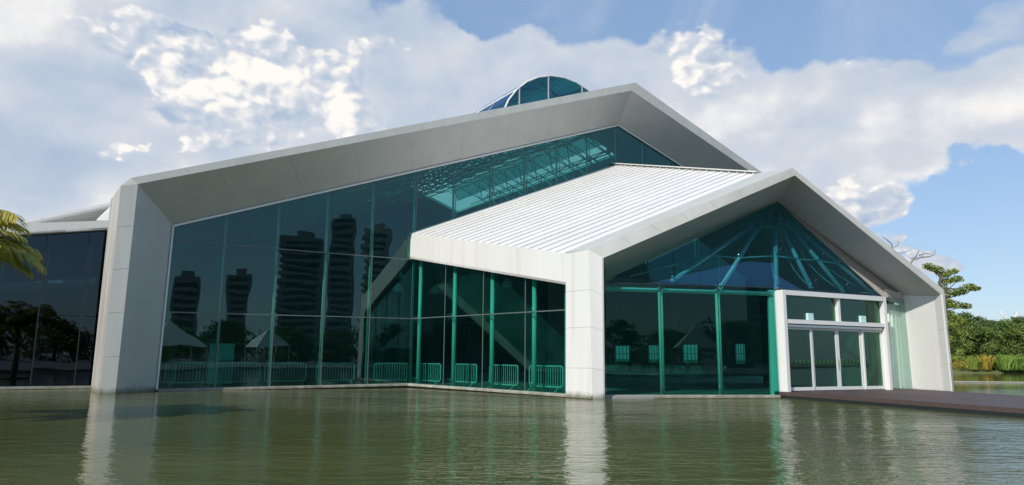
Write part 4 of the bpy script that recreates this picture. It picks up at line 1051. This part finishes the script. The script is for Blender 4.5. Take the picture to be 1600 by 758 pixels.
# ------------------------------------------------------------------ far side of the pond, mirrored in the glass
def mirror(p, p0, n_): return p - n_ * (2 * (p - p0).dot(n_))
def virt(px, py, Yv): return mirror(aty(px, py, Yv), G0, v)
towers = [(287, 36, 436, 'towerd', 0), (369, 30, 432, 'towerd', 0), (468, 62, 374, 'towerd', 1), (531, 36, 346, 'towerd', 0), (585, 36, 362, 'towerw', 1)]
tl_lab = ['slim dark tower mirrored in the first glass bay', 'dark stepped tower mirrored in the second glass bay', 'broad dark apartment block mirrored in the middle glass bays', 'tallest dark tower with a square cap mirrored in the glass', 'pale banded apartment tower mirrored beside the tallest one']
for (px, wpx, ytop, mm, kind), lb_ in zip(towers, tl_lab):
    Yv = 300; c = virt(px, 500, Yv); top = aty(px, ytop, Yv).z; wd = wpx / FPX * Yv; ang = math.atan2(c.y, c.x)
    t = thing('apartment_tower', lb_, 'building', (c.x, c.y, .2), ang + math.pi / 2, 'towers across the pond'); nfl = int(top / 3.1)
    MB().box((-wd / 2, -wd / 2, 0), (wd / 2, wd / 2, top)).build('wall', M[mm], t)
    MB().box((-wd * .2, -wd * .2, top), (wd * .25, wd * .2, top + 3)).build('roof', M[mm], t)
    fm = None; gmh = None
    for f in range(1, nfl):
        for (store, nm, lo, hi, mt) in (('f', 'floor_slab', (-wd / 2 - (.9 if kind else .3), wd * .2, 0), (wd * .30, wd / 2 + (1.5 if kind else .5), 1.15), M['towerw']), ('g', 'window_band', (-wd * .38, wd / 2 + .05, 1.2), (wd * .42, wd / 2 + .12, 2.7), M['towerg'])):
            cur = fm if store == 'f' else gmh
            if mm == 'towerd' and store == 'f' and kind == 0: continue
            if mm == 'towerd' and store == 'f': mt = M['towerd']
            if cur is None:
                o = MB().box(lo, hi).build(nm, mt, t)
                if store == 'f': fm = o.data
                else: gmh = o.data
            else: o = link(nm, cur, t)
            o.location.z = f * 3.1
random.seed(12)
kinds_txt = ['rounded green tree', 'dark upright tree', 'low wide tree', 'tall dark tree']
for i in range(26):
    a = rad(-172 + i * 6.6); Rr_ = random.uniform(58, 84); x, y = Rr_ * math.cos(a) * 1.3, Rr_ * math.sin(a)
    if y > -16: y = -16 - random.random() * 8
    t = put_tree(i % 4, V(x, y, -1.2), (random.uniform(1.1, 1.5), random.uniform(.8, 1.1)), random.uniform(0, 6), '%s on the promenade across from the hall, seen only mirrored in its glass' % kinds_txt[i % 4], 'promenade trees: %ss' % kinds_txt[i % 4])
mb = MB()
for i in range(900):
    a = rad(-176 + i * .19); Rr_ = random.uniform(88, 104); leaf_quads(mb, V(Rr_ * math.cos(a) * 1.35, Rr_ * math.sin(a), random.uniform(.6, 7.2) + 1.6 * math.sin(i * .06) + math.sin(i * .19)), 2.6, 26, .55, .8)
meta(mb.build('promenade_woodland', M['leafd']), 'dark band of trees across the pond mirrored low in the glass walls', 'woodland', kind='stuff')
# white tents across the pond
def tent(c, r, h, label):
    t = thing('canopy_tent', label, 'tent', c, .4, 'tents on the promenade'); mb = MB(); z0 = 2.4
    cs = [V(-r, -r, z0), V(r, -r, z0), V(r, r, z0), V(-r, r, z0)]; tp = V(0, 0, h)
    mb.v = cs + [tp]; mb.f = [(0, 1, 4), (1, 2, 4), (2, 3, 4), (3, 0, 4)]; mb.build('canopy', M['tent'], t)
    for q in cs: MB().tube([V(q.x, q.y, 0), q], .05, 6).build('leg', M['frame'], t)
tp_ = mirror(aty(262, 545, 80), G0, v); tent(V(tp_.x, tp_.y, .22), 3.2, 5.0, 'wide white peaked tent mirrored low in the first glass bay')
tp_ = mirror(aty(418, 545, 86), G0, v); tent(V(tp_.x, tp_.y, .22), 1.9, 4.6, 'small white peaked tent mirrored in the second glass bay')
